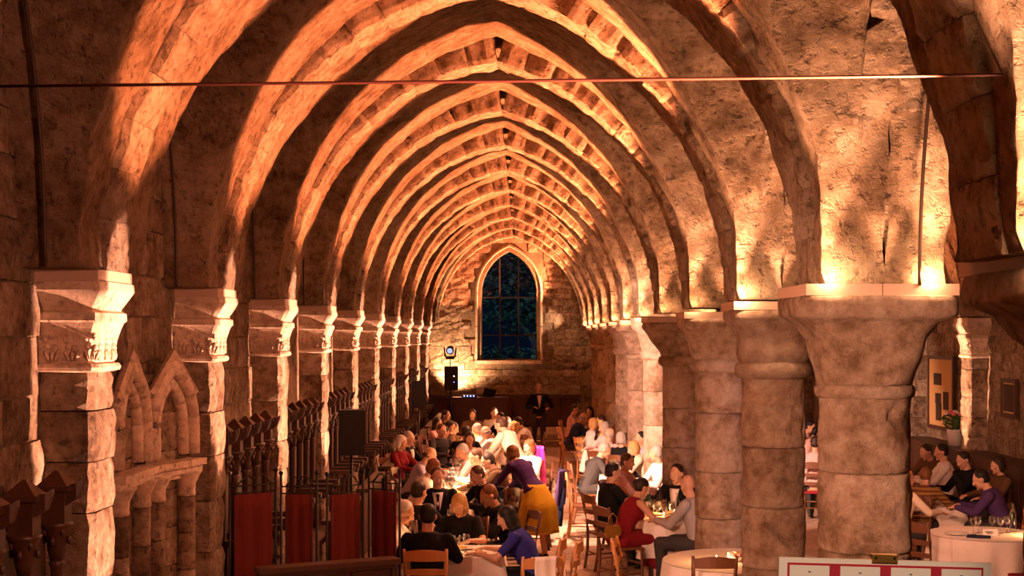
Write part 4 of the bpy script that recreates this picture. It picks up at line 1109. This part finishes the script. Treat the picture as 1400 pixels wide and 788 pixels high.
# red dress table
for x, y in ((1.50, 16.2), (1.58, 16.3), (1.65, 16.18), (1.75, 16.3), (1.52, 16.45), (1.62, 16.55), (1.76, 16.5), (1.56, 16.7), (1.7, 16.75)): glass(x, y, 'stemmed glass in the cluster before the woman in red', 'glasses before the woman in red', R_.random() < .4)
bottle(1.80, 16.22, 'glassware', 'clear pointed water bottle standing before the woman in red')
bottle(1.52, 16.84, 'bottle_green', 'green wine bottle behind the woman in red, left of two'); bottle(1.66, 16.86, 'bottle_dark', 'dark wine bottle behind the woman in red, right of two')
candle(1.66, 16.40, 'candle glass glowing among the glasses before the woman in red', None, 4)
plate(1.60, 16.2, 'plate on the near end of the red-dress table', None)
for i, (x, y) in enumerate(((-1.0, 18.7), (-.95, 20.2), (-1.0, 21.8))):
    candle(x, y, 'candle glass on the long crowded table, %s from the camera' % ('first', 'second', 'third')[i], 'candles down the nave tables', 6)
candle(1.42, 20.6, 'candle glass on the right-hand table, nearer one', 'candles down the nave tables', 5); candle(1.42, 22.1, 'candle glass on the right-hand table, farther one', 'candles down the nave tables', 5)
for i, (x, y) in enumerate(((-1.0, 26.2), (-1.0, 29.5), (1.42, 28.5))):
    candle(x, y, 'candle glass on a far nave table', 'candles down the nave tables', 8)
for x, y, c, l in ((-1.02, 19.4, 'glassware', 'clear water bottle on the long crowded table'), (1.30, 20.0, 'bottle_green', 'green wine bottle on the right-hand table by the bright column'), (1.42, 20.1, 'bottle_dark', 'dark wine bottle on the right-hand table by the bright column'),
                   (1.40, 26.6, 'bottle_dark', 'dark bottle at the near end of the far right-hand table'), (-1.0, 22.4, 'bottle_green', 'green bottle at the far end of the long crowded table')):
    bottle(x, y, c, l)
candle(1.83, 13.15, 'candle burning in a glass on the empty round table', None, 6)
fl = thing('flower_bowl', 'small bowl of pale roses on the round table beside the gashed column', 'flowers', (2.02, 13.22, TOPZ+.008))
MB().lathe([(.04, 0), (.075, .035), (.08, .05)], n=16).build('bowl', 'china', fl, True)
for i in range(14):
    a = i*2.4; q = .02*math.sqrt(i)
    f_ = MB()
    for p_ in range(5): b_a = p_*1.256; f_.ball((q*math.cos(a)+.009*math.cos(b_a), q*math.sin(a)+.009*math.sin(b_a), .065+.02*(1-q/.08)), (.012, .012, .013), 6, 4)
    f_.build('rose', ('petal_white', 'petal_pink', 'petal_yellow')[i % 3], fl, True)
# aisle round table
for x, y in ((4.86, 15.0), (4.95, 15.12), (5.12, 15.16), (5.18, 15.08), (5.28, 15.15)): glass(x, y, 'glass standing on the round aisle table', 'glasses on the round aisle table')
bottle(5.36, 15.2, 'glassware', 'clear water bottle at the right of the round aisle table')
candle(5.44, 14.95, 'bright candle at the right edge of the round aisle table', None, 4)
plate(4.68, 15.0, 'plate with dark folder beside it on the round aisle table', None, False)
cd = MB().box((0, 0, .035), (.16, .002, .07), (math.radians(-14), 0, 0)).build('name_card', 'paper'); cd.location = (5.02, 14.92, TOPZ+.008); tag(cd, 'folded white card with dark lettering on the round aisle table', 'card')
MB().box((-.02, -.0135, .042), (.08, .0015, .010), (math.radians(-14), 0, 0)).box((-.01, -.010, .024), (.06, .0015, .005), (math.radians(-14), 0, 0)).build('printed_lines', 'ink_dark', cd)
fd = MB().box((0, 0, .006), (.24, .17, .010), (0, 0, -.35)).build('menu_folder', 'cloth_navy'); fd.location = (4.86, 14.82, TOPZ+.008); tag(fd, 'dark blue folder lying on the round aisle table', 'folder')
sh = MB(); rg = []
for j in range(9):
    f = j/8; rg.append([(x, .27+.02*math.sin(x*40+j*.4)+(-.018 if f < .1 else .012+.05*f), .99-.52*f-(.12*abs(x) if j else 0)) for x in np.linspace(-.20, .20, 16)])
sh.rings(rg, cap=False, closed=False); o = sh.build('shawl', 'cloth_lavender', None, True); o.location = (5.17, 14.02, 0); o.rotation_euler = (0, 0, PI); tag(o, 'thin pale lilac shawl hung over the chair at the right edge', 'shawl')
o.modifiers.new('s', 'SOLIDIFY').thickness = .006
def napkin(loc, rz, label, w_=.2, col='linen', drop=.3, mat2=None, name='napkin', cat='napkin'):
    sh = MB(); rg = []
    for j in range(10):
        f = j/9; side = 1
        y = .285+.015*math.sin(j); z = .965-drop*max(0, f-.2)/.8 if f > .2 else .965-.10*(.2-f)*5
        y = .205 if f < .12 else (.25 if f < .22 else .302+.008*math.sin(f*9))
        z = .93 if f < .12 else (.985 if f < .22 else .965-drop*(f-.2)/.8)
        rg.append([(x, y+.007*math.sin(x*50+f*2), z) for x in np.linspace(-w_/2, w_/2, 10)])
    sh.rings(rg, cap=False, closed=False); o = sh.build(name, col, None, True); o.location = loc; o.rotation_euler = (0, 0, rz); tag(o, label, cat); o.modifiers.new('s', 'SOLIDIFY').thickness = .006
    return o
napkin((.10, 12.55, 0), math.radians(200), 'white napkin folded over the chair back at the bottom centre')

# ------------------------------------------------------------ iron screens with red cloth, rail, loudspeakers
def screen(label, a, b_, ztop=1.76, drop=.95):
    a = Vector(a); b_ = Vector(b_); d = b_-a; L_ = d.length; rz = math.atan2(d.y, d.x)
    t = thing('cloth_screen', label, 'screen', (a.x, a.y, 0), rz, 'iron screens with red cloth')
    for x in (0, L_):
        MB().tube([(x, 0, 0), (x, 0, ztop)], .011, 8).ball((x, 0, ztop+.015), .02, 8, 6).build('post', 'iron', t, True)
    for x in (.05, L_-.05): MB().tube([(x, 0, .1), (x, 0, ztop-.08)], .006, 6).build('upright', 'iron', t, True)
    for z in (ztop-.10, ztop-.16, .35): MB().tube([(0, 0, z), (L_, 0, z)], .007, 6).build('crossbar', 'iron', t, True)
    sc_ = [(L_*.12, 0, ztop-.10), (L_*.22, 0, ztop-.07), (L_*.32, 0, ztop-.03), (L_*.42, 0, ztop-.02), (L_*.5, 0, ztop-.05), (L_*.58, 0, ztop-.02), (L_*.70, 0, ztop-.01), (L_*.80, 0, ztop-.05), (L_*.90, 0, ztop-.10)]
    MB().tube(sc_, .007, 6).build('scroll', 'iron', t, True)
    mb = MB(); rg = []
    for j in range(10):
        z = ztop-.17-(ztop-.17-.38)*j/9; rg.append([(.035+(L_-.07)*i/14, .010*math.sin(i*1.1+.3*math.sin(j*.7))-.004, z) for i in range(15)])
    mb.rings(rg, cap=False, closed=False); o = mb.build('cloth_panel', 'red_cloth', t, True); o.modifiers.new('s', 'SOLIDIFY').thickness = .008
screen('dark red cloth screen in an iron frame, leftmost of the four', (-2.43, 11.52), (-2.10, 11.80), 1.75)
screen('red cloth screen in an iron frame, second from the left', (-2.075, 11.92), (-1.775, 11.97), 1.71)
screen('dark red cloth screen behind the wooden rail, third from the left', (-1.685, 11.95), (-1.405, 12.2), 1.70)
screen('red cloth screen in an iron frame, rightmost of the four', (-1.365, 12.32), (-1.075, 12.12), 1.71)
t = thing('wooden_rail', 'dark wooden bench rail in front of the red cloth screens', 'rail', (-1.56, 11.16, 0), math.atan2(.5, 1.0))
MB().box((0, 0, 1.06), (1.18, .17, .045)).build('rail_top', 'dark_wood', t); MB().box((0, .02, 1.02), (1.12, .10, .035)).build('moulding', 'dark_wood', t)
for i in range(3): MB().box((-.37+i*.37, .02, .56), (.34, .035, .86)).build('panel', 'dark_wood', t)
for x in (-.56, .56): MB().box((x, .02, .51), (.05, .09, 1.0)).build('post', 'dark_wood', t)
MB().box((0, .02, .06), (1.12, .08, .12)).build('plinth', 'dark_wood', t)
def speaker(label, x, y, z, w_, h_, d_, rz, led=False, base=0):
    t = thing('loudspeaker', label, 'speaker', (x, y, z), rz)
    mb = MB(); mb.rings([[(-w_/2, -d_/2, zz), (w_/2, -d_/2, zz), (w_*.36, d_/2, zz), (-w_*.36, d_/2, zz)] for zz in (0, h_)]); mb.build('cabinet', 'black_plastic', t)
    MB().box((0, -d_/2-.006, h_/2), (w_*.92, .012, h_*.94)).build('grille', 'grille', t)
    MB().box((w_*.4, 0, h_*.55), (.03, .12, .03)).build('handle', 'black_plastic', t)
    if led:
        for q in (.35, .6): MB().ball((w_*.2, -d_/2-.014, h_*q), .008, 6, 4).build('indicator_light', 'blue_led' if q < .5 else 'flame', t)
    s_ = thing('speaker_stand', label.replace('loudspeaker', 'pole stand under the loudspeaker') if False else 'black tripod stand carrying the '+label, 'stand', (x, y, base), rz)
    MB().tube([(0, 0, .2), (0, 0, z-base)], .016, 8).build('pole', 'iron', s_, True)
    for q in range(3):
        a = q*2.094+.5; MB().tube([(0, 0, .55), (.32*math.cos(a), .32*math.sin(a), .012)], .011, 6).build('leg', 'iron', s_, True)
        MB().tube([(0, 0, .22), (.17*math.cos(a), .17*math.sin(a), .30)], .007, 6).build('brace', 'iron', s_, True)
speaker('large loudspeaker left of the white-haired guest', -2.03, 16.45, 1.50, .30, .53, .28, .15)
speaker('middle loudspeaker on its pole', -2.10, 28.0, 1.46, .28, .54, .28, .1)
speaker('far loudspeaker by the end wall', -1.86, 36.0, 1.50, .36, .62, .30, .05, True)
t = thing('stage_light', 'moving-head stage light with bluish lens above the far loudspeaker', 'lamp', (-1.90, 36.25, 2.28))
MB().tube([(0, 0, -2.28), (0, 0, .02)], .012, 8).build('pole', 'iron', t, True)
MB().box((0, 0, .06), (.22, .2, .08)).build('base', 'black_plastic', t)
for s_ in (-1, 1): MB().box((s_*.14, 0, .20), (.04, .08, .26), (0, s_*.12, 0)).build('yoke_arm', 'black_plastic', t)
MB().cyl((0, .14, .30), (0, -.16, .24), .08, .10, 14).build('head', 'black_plastic', t, True)
MB().cyl((0, -.158, .241), (0, -.166, .24), .07, .07, 14).build('lens', 'lens_glow', t)
t = thing('disc_jockey_table', 'dark mixing desk under the window with small blue lights', 'table', (-1.15, 37.6, .3))
MB().box((0, 0, .93), (1.5, .6, .05)).build('tabletop', 'dark_wood', t)
MB().box((0, -.28, .47), (1.46, .02, .88)).build('front_panel', 'dark_wood', t)
for s_ in (-1, 1): MB().box((s_*.7, 0, .45), (.05, .5, .9)).build('leg', 'dark_wood', t)
t = thing('mixer', 'small mixer with blue lights on the desk under the window', 'mixer', (-1.45, 37.55, 1.256))
MB().box((0, 0, .03), (.4, .3, .06)).build('body', 'black_plastic', t)
for i in range(4): MB().ball((-.13+i*.085, -.152, .035), .016, 8, 5).build('indicator_light', 'blue_led', t)
t = thing('laptop', 'open laptop on the mixing desk, right of the blue lights', 'laptop', (-.98, 37.55, 1.256), .35)
MB().box((0, 0, .01), (.34, .24, .018)).build('keyboard_half', 'black_plastic', t); MB().box((.03, -.15, .12), (.34, .012, .23), (math.radians(18), .18, 0)).build('screen_half', 'black_plastic', t)

# ------------------------------------------------------------ framed pictures, planter, panelling in the aisle
def frame(label, y0, y1, z0, z1, prints):
    t = thing('picture_frame', label, 'picture', (XW_R-.075, (y0+y1)/2, (z0+z1)/2))
    h, w_ = z1-z0, y1-y0
    for s_ in (-1, 1):
        MB().box((0, s_*(w_/2-.03), 0), (.05, .06, h)).build('frame_bar', 'dark_wood', t); MB().box((0, 0, s_*(h/2-.03)), (.05, w_-.12, .06)).build('frame_bar', 'dark_wood', t)
    MB().box((.005, 0, 0), (.02, w_-.1, h-.1)).build('mount', 'paper_warm', t)
    for (a, b_, c, d, m_) in prints: MB().box((-.008, a*w_, b_*h), (.006, c*w_, d*h)).build('print', m_, t)
plain('paper_warm', (.62, .38, .16), .8, var=.05); plain('print_dark', (.05, .03, .02), .7, var=.5, nscale=14)
frame('tall framed board of small photographs on the aisle wall', 22.15, 23.55, 1.36, 2.58, [(.12, .18, .3, .16, 'print_dark'), (.1, -.08, .22, .14, 'print_dark'), (-.2, -.10, .2, .24, 'print_dark'), (.08, -.26, .22, .24, 'print_dark')])
frame('small dark framed picture right of the bright aisle pier', 19.35, 19.95, 1.75, 2.3, [(0, 0, .7, .7, 'print_dark')])
pt = thing('flower_pot', 'pot of pink and white flowers against the aisle wall beside the bright pier', 'flowers', (6.72, 21.62, 1.20))
MB().lathe([(.10, 0), (.12, .22), (.135, .25), (.12, .25), (.10, .2), (.02, .2)], n=16).build('pot', 'china', pt, True)
o = leafy(9, 160, .20, .20, .14, .09); o = o.build('leaves', 'leaf_green', pt); o.location = (0, 0, .38)
for i in range(12):
    a = i*2.4; q = .04*math.sqrt(i); MB().ball((q*math.cos(a), q*math.sin(a), .46+.06*math.cos(q*9)), (.045, .045, .035), 8, 5).build('blossom', ('petal_white', 'petal_pink', 'petal_white')[i % 3], pt, True)
t = thing('wall_bench', 'dark wooden bench panelling along the aisle wall', 'bench', (0, 0, 0))
for i in range(12):
    y = 16.6+i*.62
    if abs(y-row(4)) < .0: continue
    MB().box((6.50, y, .58), (.05, .60, 1.12)).build('panel', 'dark_wood', t)
MB().box((6.54, 20.0, 1.165), (.16, 7.4, .05)).build('ledge', 'dark_wood', t); MB().box((6.30, 20.0, .44), (.42, 7.4, .05)).build('seat', 'red_cushion', t)
for i in range(6): MB().box((6.30, 16.8+i*1.28, .21), (.36, .05, .42)).build('support', 'dark_wood', t)
MB().box((6.73, 20.0, 1.185), (.40, 7.4, .02)).build('shelf', 'dark_wood', t)

# ------------------------------------------------------------ menu board on its stand, near the camera, on a landing
YM = 3.3; SM = 1900/YM
landing = MB().box((0, .6, .7), (4.4, 6.2, 1.4)).build('floor_landing', 'slab'); landing['kind'] = 'structure'
bx0, bx1 = (1062-715)/SM, (1352-715)/SM
zt0 = 2.9-(762-460)/SM; zt1 = 2.9-(770-460)/SM
bw = bx1-bx0; tilt = math.atan2(zt1-zt0, bw)
t = thing('menu_board', 'white menu board with red borders and four printed pages at the bottom right', 'sign', ((bx0+bx1)/2, YM, (zt0+zt1)/2-.155))
t.rotation_euler = (0, -tilt, 0)
MB().box((0, 0, 0), (bw, .014, .31)).build('board', 'paper', t)
MB().box((0, -.008, 0), (bw-.040, .003, .288)).build('red_border', 'ink_red', t)
pw_ = (bw-.040-.026*3-.010)/4
for i in range(4):
    x = -bw/2+.020+.005+pw_/2+i*(pw_+.026)
    pg = MB().box((x, -.0105, 0), (pw_, .002, .278)).build('page', 'paper', t)
    tx = MB(); r = random.Random(i)
    tx.box((x, -.0118, .124), (.006, .0008, .003))
    for j in range(14):
        wl = r.uniform(.25, .45)*pw_; tx.box((x-pw_*.42+wl/2, -.0118, .110-j*.015), (wl, .0008, .0024))
        tx.box((x+pw_*.38, -.0118, .110-j*.015), (.10*pw_, .0008, .0024))
    tx.build('printed_lines', 'ink_dark', pg)
lp = MB().box((0, 0, 0), (.060, .022, .019)).build('clip_body', 'brass', t); lp.location = (-.003, -.004, .160)
for s_ in (-1, 1): MB().ball((s_*.022-.003, -.016, .162), .0035, 8, 5).build('rivet', 'iron', t)
MB().tube([(0, .03, -.14), (0, .03, -.86)], .012, 8).box((0, .03, -.01), (.05, .03, .28)).build('stand_pole', 'iron', t)
MB().lathe([(.16, -.888), (.16, -.87), (.02, -.855), (.015, -.84)], (0, .03, 0), 24).build('stand_foot', 'iron', t)
# ------------------------------------------------------------ guests. (label, x, y of head top in the photograph, pose, heading, ...)
A = dict
G = [
 # left side, near
 ('man in black suit seen from behind at the nearest left table', 585, 697, 'table', 180, A(top='black', hair=('short', 'black'), Y=13.05)),
 ('blonde woman in black leaning over the nearest left table', 628, 679, 'lean', -10, A(sex='f', top='black', hair=('bob', 'blond'), sleeves='short', bottom='skirt_black', Y=14.55)),
 ('woman in shimmering blue top with long black hair, bottom centre', 693, 694, 'lean', -98, A(sex='f', top='blue', hair=('long', 'black'), sleeves='short', bottom='skirt_black', Y=13.55)),
 ('pale face half hidden behind the rightmost red screen', 553, 708, 'lean', 82, A(top='white', hair=('short', 'white'), Y=13.9)),
 ('man in dark suit, white shirt and dark tie facing the camera', 598, 641, 'table', 8, A(top='black', front='white', tie='black', hair=('short', 'brown'), Y=16.7)),
 ('dark-haired guest in dark jacket left of the man with the tie', 573, 655, 'table', 150, A(top='black', hair=('short', 'dark'), Y=15.1)),
 ('brown-haired man in dark suit behind the woman in blue, head bowed', 668, 660, 'lean', -70, A(top='black', hair=('short', 'chestnut'), Y=15.35)),
 ('man in dark suit leaning in above the brown-haired man', 652, 612, 'lean', -60, A(top='black', hair=('short', 'brown'), Y=17.6)),
 ('woman standing bent forward in a mustard yellow skirt and purple top', 700, 614, 'bend', -138, A(sex='f', top='purple', hair=('bob', 'chestnut'), bottom='skirt_mustard', Y=18.4)),
 # long crowded table
 ('white-haired guest in a red jacket beside the stalls', 549, 594, 'table', 60, A(sex='f', top='red', hair=('bob', 'white'), Y=22.2)),
 ('guest in dark jacket beside the white-haired one in red', 559, 590, 'table', 70, A(top='black', front='white', hair=('short', 'grey'), Y=23.0)),
 ('balding man in a lavender shirt left of the crowded table', 588, 599, 'lean', 80, A(top='lavender', hair=('ring', 'brown'), skin='skin', Y=20.6)),
 ('brown-haired guest with striped cuffs below the man in lavender', 593, 626, 'lean', 85, A(sex='f', top='white', hair=('bob', 'chestnut'), Y=18.7)),
 ('man with dark jacket left of the crowded table, facing the camera', 604, 584, 'table', 40, A(top='charcoal', hair=('short', 'brown'), Y=24.9)),
 ('man in black suit seen from behind at the middle of the hall', 637, 573, 'table', 176, A(top='black', hair=('short', 'black'), Y=24.4)),
 ('woman with dark hair facing the camera before the black-suited back', 642, 590, 'table', 5, A(sex='f', top='pink', hair=('long', 'dark'), Y=22.95)),
 ('grey-haired guest in pink right of the crowded table', 632, 602, 'lean', -85, A(top='pink', hair=('short', 'grey'), Y=21.2)),
 ('brown-haired guest with a pale face above the crowded table', 650, 605, 'lean', -75, A(top='cream', hair=('short', 'brown'), Y=20.3)),
 ('dark-haired guest leaning at the right of the crowded table', 667, 608, 'lean', -85, A(top='brown', hair=('short', 'dark'), Y=19.6)),
 ('man in cream shirt stooping with his back to the walkway', 684, 586, 'bow', -120, A(top='cream', hair=('short', 'brown'), Y=22.2, bottom='tan')),
 ('man in dark shirt under the stooping man in cream', 700, 620, 'lean', -95, A(top='navy', hair=('short', 'brown'), Y=18.95)),
 ('woman with a bright pink scarf beside the walkway', 723, 592, 'table', -40, A(sex='f', top='cream', hair=('bob', 'chestnut'), Y=21.3)),
 # far left tables
 ('bald guest in white shirt, back of the middle left tables', 664, 576, 'lean', -110, A(top='white', hair=('ring', 'grey'), Y=25.4)),
 ('guest in white shirt behind the black-suited back', 652, 567, 'lean', -95, A(top='white', hair=('short', 'grey'), Y=26.2)),
 ('dark-haired woman left of the middle tables', 598, 562, 'table', 70, A(sex='f', top='pink', hair=('long', 'dark'), Y=27.2)),
 ('guest with black hair before the brown-clothed one, far left', 607, 571, 'lean', 85, A(sex='f', top='tan', hair=('bob', 'black'), Y=25.6)),
 ('man in white shirt with brown hair turned right, far left table', 620, 566, 'lean', 100, A(top='white', hair=('short', 'brown'), Y=26.6)),
 ('guest with brown hair by the middle loudspeaker', 610, 553, 'table', 60, A(top='brown', hair=('short', 'dark'), Y=29.5)),
 ('small brown-haired guest below the man in white, far left', 616, 577, 'table', 60, A(sex='f', top='brown', hair=('bob', 'dark'), Y=26.1)),
 ('woman with long dark hair facing the camera at the far table', 646, 556, 'table', 0, A(sex='f', top='brown', hair=('long', 'dark'), Y=30.2)),
 ('man in white shirt with glowing face at the far table', 676, 555, 'table', 10, A(top='white', hair=('short', 'dark'), Y=30.6)),
 ('woman with black hair beside the man in white at the far table', 684, 559, 'table', -30, A(sex='f', top='black', hair=('long', 'black'), Y=28.9)),
 ('woman in a pale top turned left, right of the far table', 692, 566, 'left', -70, A(sex='f', top='cream', hair=('bob', 'brown'), sleeves='short', Y=27.4)),
 ('guest in peach holding a glass near the walkway', 701, 575, 'drink', -80, A(sex='f', top='orange', hair=('bob', 'blond'), sleeves='short', Y=25.8)),
 ('person with dark hair and grey-white shirt beside the walkway, far', 708, 558, 'lean', -90, A(top='white', hair=('short', 'dark'), Y=28.2)),
 ('waiter in dark clothes and white shirt walking before the end wall', 737, 537, 'serve', 10, A(top='black', front='white', hair=('short', 'grey'), Y=35.2)),
 # right side of the nave
 ('man in pink shirt at the farthest right-hand table', 786, 545, 'table', 80, A(top='pink', hair=('short', 'dark'), Y=32.2)),
 ('man in navy jacket with bald crown, far right-hand table', 798, 556, 'lean', 100, A(top='navy', hair=('ring', 'grey'), Y=29.9)),
 ('black-haired guest beyond the man in navy', 806, 549, 'left', 20, A(sex='f', top='orange', hair=('long', 'black'), Y=31.6)),
 ('guest in orange under the slim bright column', 822, 556, 'lean', -90, A(top='orange', hair=('short', 'dark'), Y=28.9)),
 ('woman with blonde hair and bright white blouse by the walkway', 812, 572, 'table', 110, A(sex='f', top='white', hair=('bob', 'blond'), Y=26.9)),
 ('grey-blonde guest in white beyond the bright white blouse', 826, 576, 'left', -60, A(sex='f', top='pink', hair=('bob', 'grey'), Y=25.9)),
 ('man with grey hair and dark suit turned right by the walkway', 827, 604, 'lean', 95, A(top='charcoal', front=None, hair=('short', 'grey'), Y=21.5)),
 ('grey-haired guest in pale pink behind the dark-suited grey man', 834, 590, 'table', 130, A(top='pink', hair=('ring', 'grey'), Y=23.9)),
 ('guest in a black dress facing away before the bright columns', 850, 590, 'back', 150, A(sex='f', top='black', hair=('bob', 'grey'), bottom='skirt_black', Y=23.0)),
 ('blonde guest glowing in light before the farther bright column', 866, 606, 'lean', -95, A(sex='f', top='cream', hair=('bob', 'blond'), Y=21.9)),
 ('dark-haired guest between the orange-brown and bright columns', 876, 586, 'table', -60, A(top='lavender', hair=('short', 'black'), Y=22.9)),
 ('grey-haired man in pale shirt before the nearest bright column', 897, 603, 'left', -75, A(top='white', hair=('short', 'grey'), Y=20.1)),
 ('man in black suit on a dark chair at the right of the walkway', 838, 637, 'table', 110, A(top='black', hair=('short', 'black'), Y=17.3)),
 ('woman in pink blouse beyond the black-suited man', 858, 634, 'table', 70, A(sex='f', top='pink', hair=('short', 'brown'), Y=18.8)),
 ('woman with dark hair and a sleeveless red dress', 878, 645, 'lean', 115, A(sex='f', top='red', hair=('bun', 'dark'), sleeves='strap', bottom='skirt_red', Y=16.2)),
 ('dark-haired man facing left before the broad brown column', 925, 632, 'table', -35, A(top='black', front='white', hair=('short', 'dark'), Y=17.1)),
 ('bald man in grey jacket half hidden by the pinkish column', 940, 640, 'left', -120, A(top='midgrey', hair=('bald', 'dark'), Y=15.85)),
 # aisle
 ('dark-haired man leaning behind, far left of the aisle group', 1266, 603, 'lean', -62, A(top='brown', hair=('short', 'dark'), Y=21.1, bench=True)),
 ('young man in white shirt turned left at the aisle bench', 1287, 604, 'table', -100, A(top='white', hair=('short', 'black'), Y=20.3, bench=True)),
 ('man with glasses and dark jacket resting chin on hand in the aisle', 1317, 621, 'eat', -75, A(top='black', hair=('short', 'dark'), Y=19.2, bench=True)),
 ('man in purple shirt seen from behind leaning on the aisle table', 1341, 629, 'lean', -110, A(top='violet', hair=('short', 'black'), Y=17.1)),
 ('brown-haired guest at the right end of the aisle group', 1364, 628, 'table', -75, A(sex='f', top='brown', hair=('bob', 'dark'), Y=18.3, bench=True)),
 ('guest in striped mustard and red sweater with back to the camera', 1266, 634, 'lean', 150, A(sex='f', top='striped', hair=('short', 'chestnut'), Y=17.5)),
 ('guest in cream top cut off by the large pale column', 1240, 640, 'table', 110, A(sex='f', top='cream', hair=('short', 'blond'), Y=16.6)),
 ('guest in white shirt, upper of two in the gap between columns', 1108, 562, 'lean', 60, A(top='pink', hair=('short', 'black'), Y=27.0)),
 ('guest in pink shirt bowed in the gap between columns', 1117, 571, 'lean', 100, A(top='pink', hair=('short', 'black'), Y=25.2)),
 ('man in pale pink shirt seen from behind in the gap between columns', 1115, 594, 'table', 160, A(top='pink', hair=('short', 'dark'), Y=21.9)),
]
for it in G:
    lab, x, y, pose, face, kw = it
    person(lab, x, y, pose, face, **kw)
# a chair under every seated guest
GN = {}
for t, lab, stand, a in PEOPLE:
    if stand: continue
    light = any(w_ in lab for w_ in ('seen from behind at the nearest', 'navy', 'pink shirt at', 'bright white blouse', 'blue top', 'purple shirt'))
    src = ch_light if light else ch_dark
    if t.location.x > 3: src = ch_light if light else ch_red
    colr = 'honey wood' if light else ('red-seated dark' if src is ch_red else 'dark wooden')
    l2 = '%s chair of the %s' % (colr, lab)
    ws = l2.replace(',', '').split()
    if len(ws) > 16: l2 = ' '.join(l2.split()[:16]).rstrip(',')
    copy_tree(src, l2, (t.location.x, t.location.y, 0), a)
# things hung on chairs
hb = thing('handbag', 'small beaded gold handbag hanging on the chair of the woman in red', 'handbag', (1.02, 15.78, .62), .3)
MB().rings([[(x*s_, y*.6, z) for x, y in ((-.1, -.03), (.1, -.03), (.1, .03), (-.1, .03))] for s_, z in ((.7, 0), (1.0, .04), (.95, .09), (.75, .13))]).build('bag', 'brass', hb)
MB().tube([(-.06, 0, .12), (-.05, 0, .22), (0, 0, .27), (.05, 0, .22), (.06, 0, .12)], .006, 6).build('strap', 'brass', hb, True)
sc_ = MB(); rg = []
for j in range(12):
    f = j/11; rg.append([(x, .02*math.sin(x*60+f*3)+.05*f, -.62*f) for x in np.linspace(-.09, .09, 10)])
sc_.rings(rg, cap=False, closed=False); plain('scarf_pink', (.75, .03, .35), .35, spec=.7, nscale=20, var=.4)
o = sc_.build('scarf', 'scarf_pink', None, True); o.location = (.25, 21.32, 1.22); o.rotation_euler = (0, 0, -.5); tag(o, 'shiny bright pink scarf hanging beside the walkway', 'scarf'); o.modifiers.new('s', 'SOLIDIFY').thickness = .01
def coat(loc, rz, label, col, L_=.85, w_=.34):
    mb = MB(); rg = []
    for j in range(14):
        f = j/13; z = .97-L_*f; ww = w_*(.75+.3*f-.35*max(0, f-.75)*2)
        rg.append([(x*ww/.5*.5, .27+.03*math.sin(x*22+f*2)+.05*f, z) for x in np.linspace(-1, 1, 14)])
    mb.rings(rg, cap=False, closed=False); o = mb.build('draped_jacket', col, None, True); o.location = loc; o.rotation_euler = (0, 0, rz); o.modifiers.new('s', 'SOLIDIFY').thickness = .02
    return tag(o, label, 'jacket')
coat((.82, 20.2, 0), math.radians(95), 'dark coat draped over a chair beside the walkway on the right', 'cloth_navy', .8, .3)
coat((.80, 19.85, 0), math.radians(60), 'violet jacket hanging over a chair beside the walkway', 'cloth_violet', .5, .14)
copy_tree(ch_light, 'honey wood chair carrying the dark coat beside the walkway', (.86, 20.1, 0), math.radians(90))
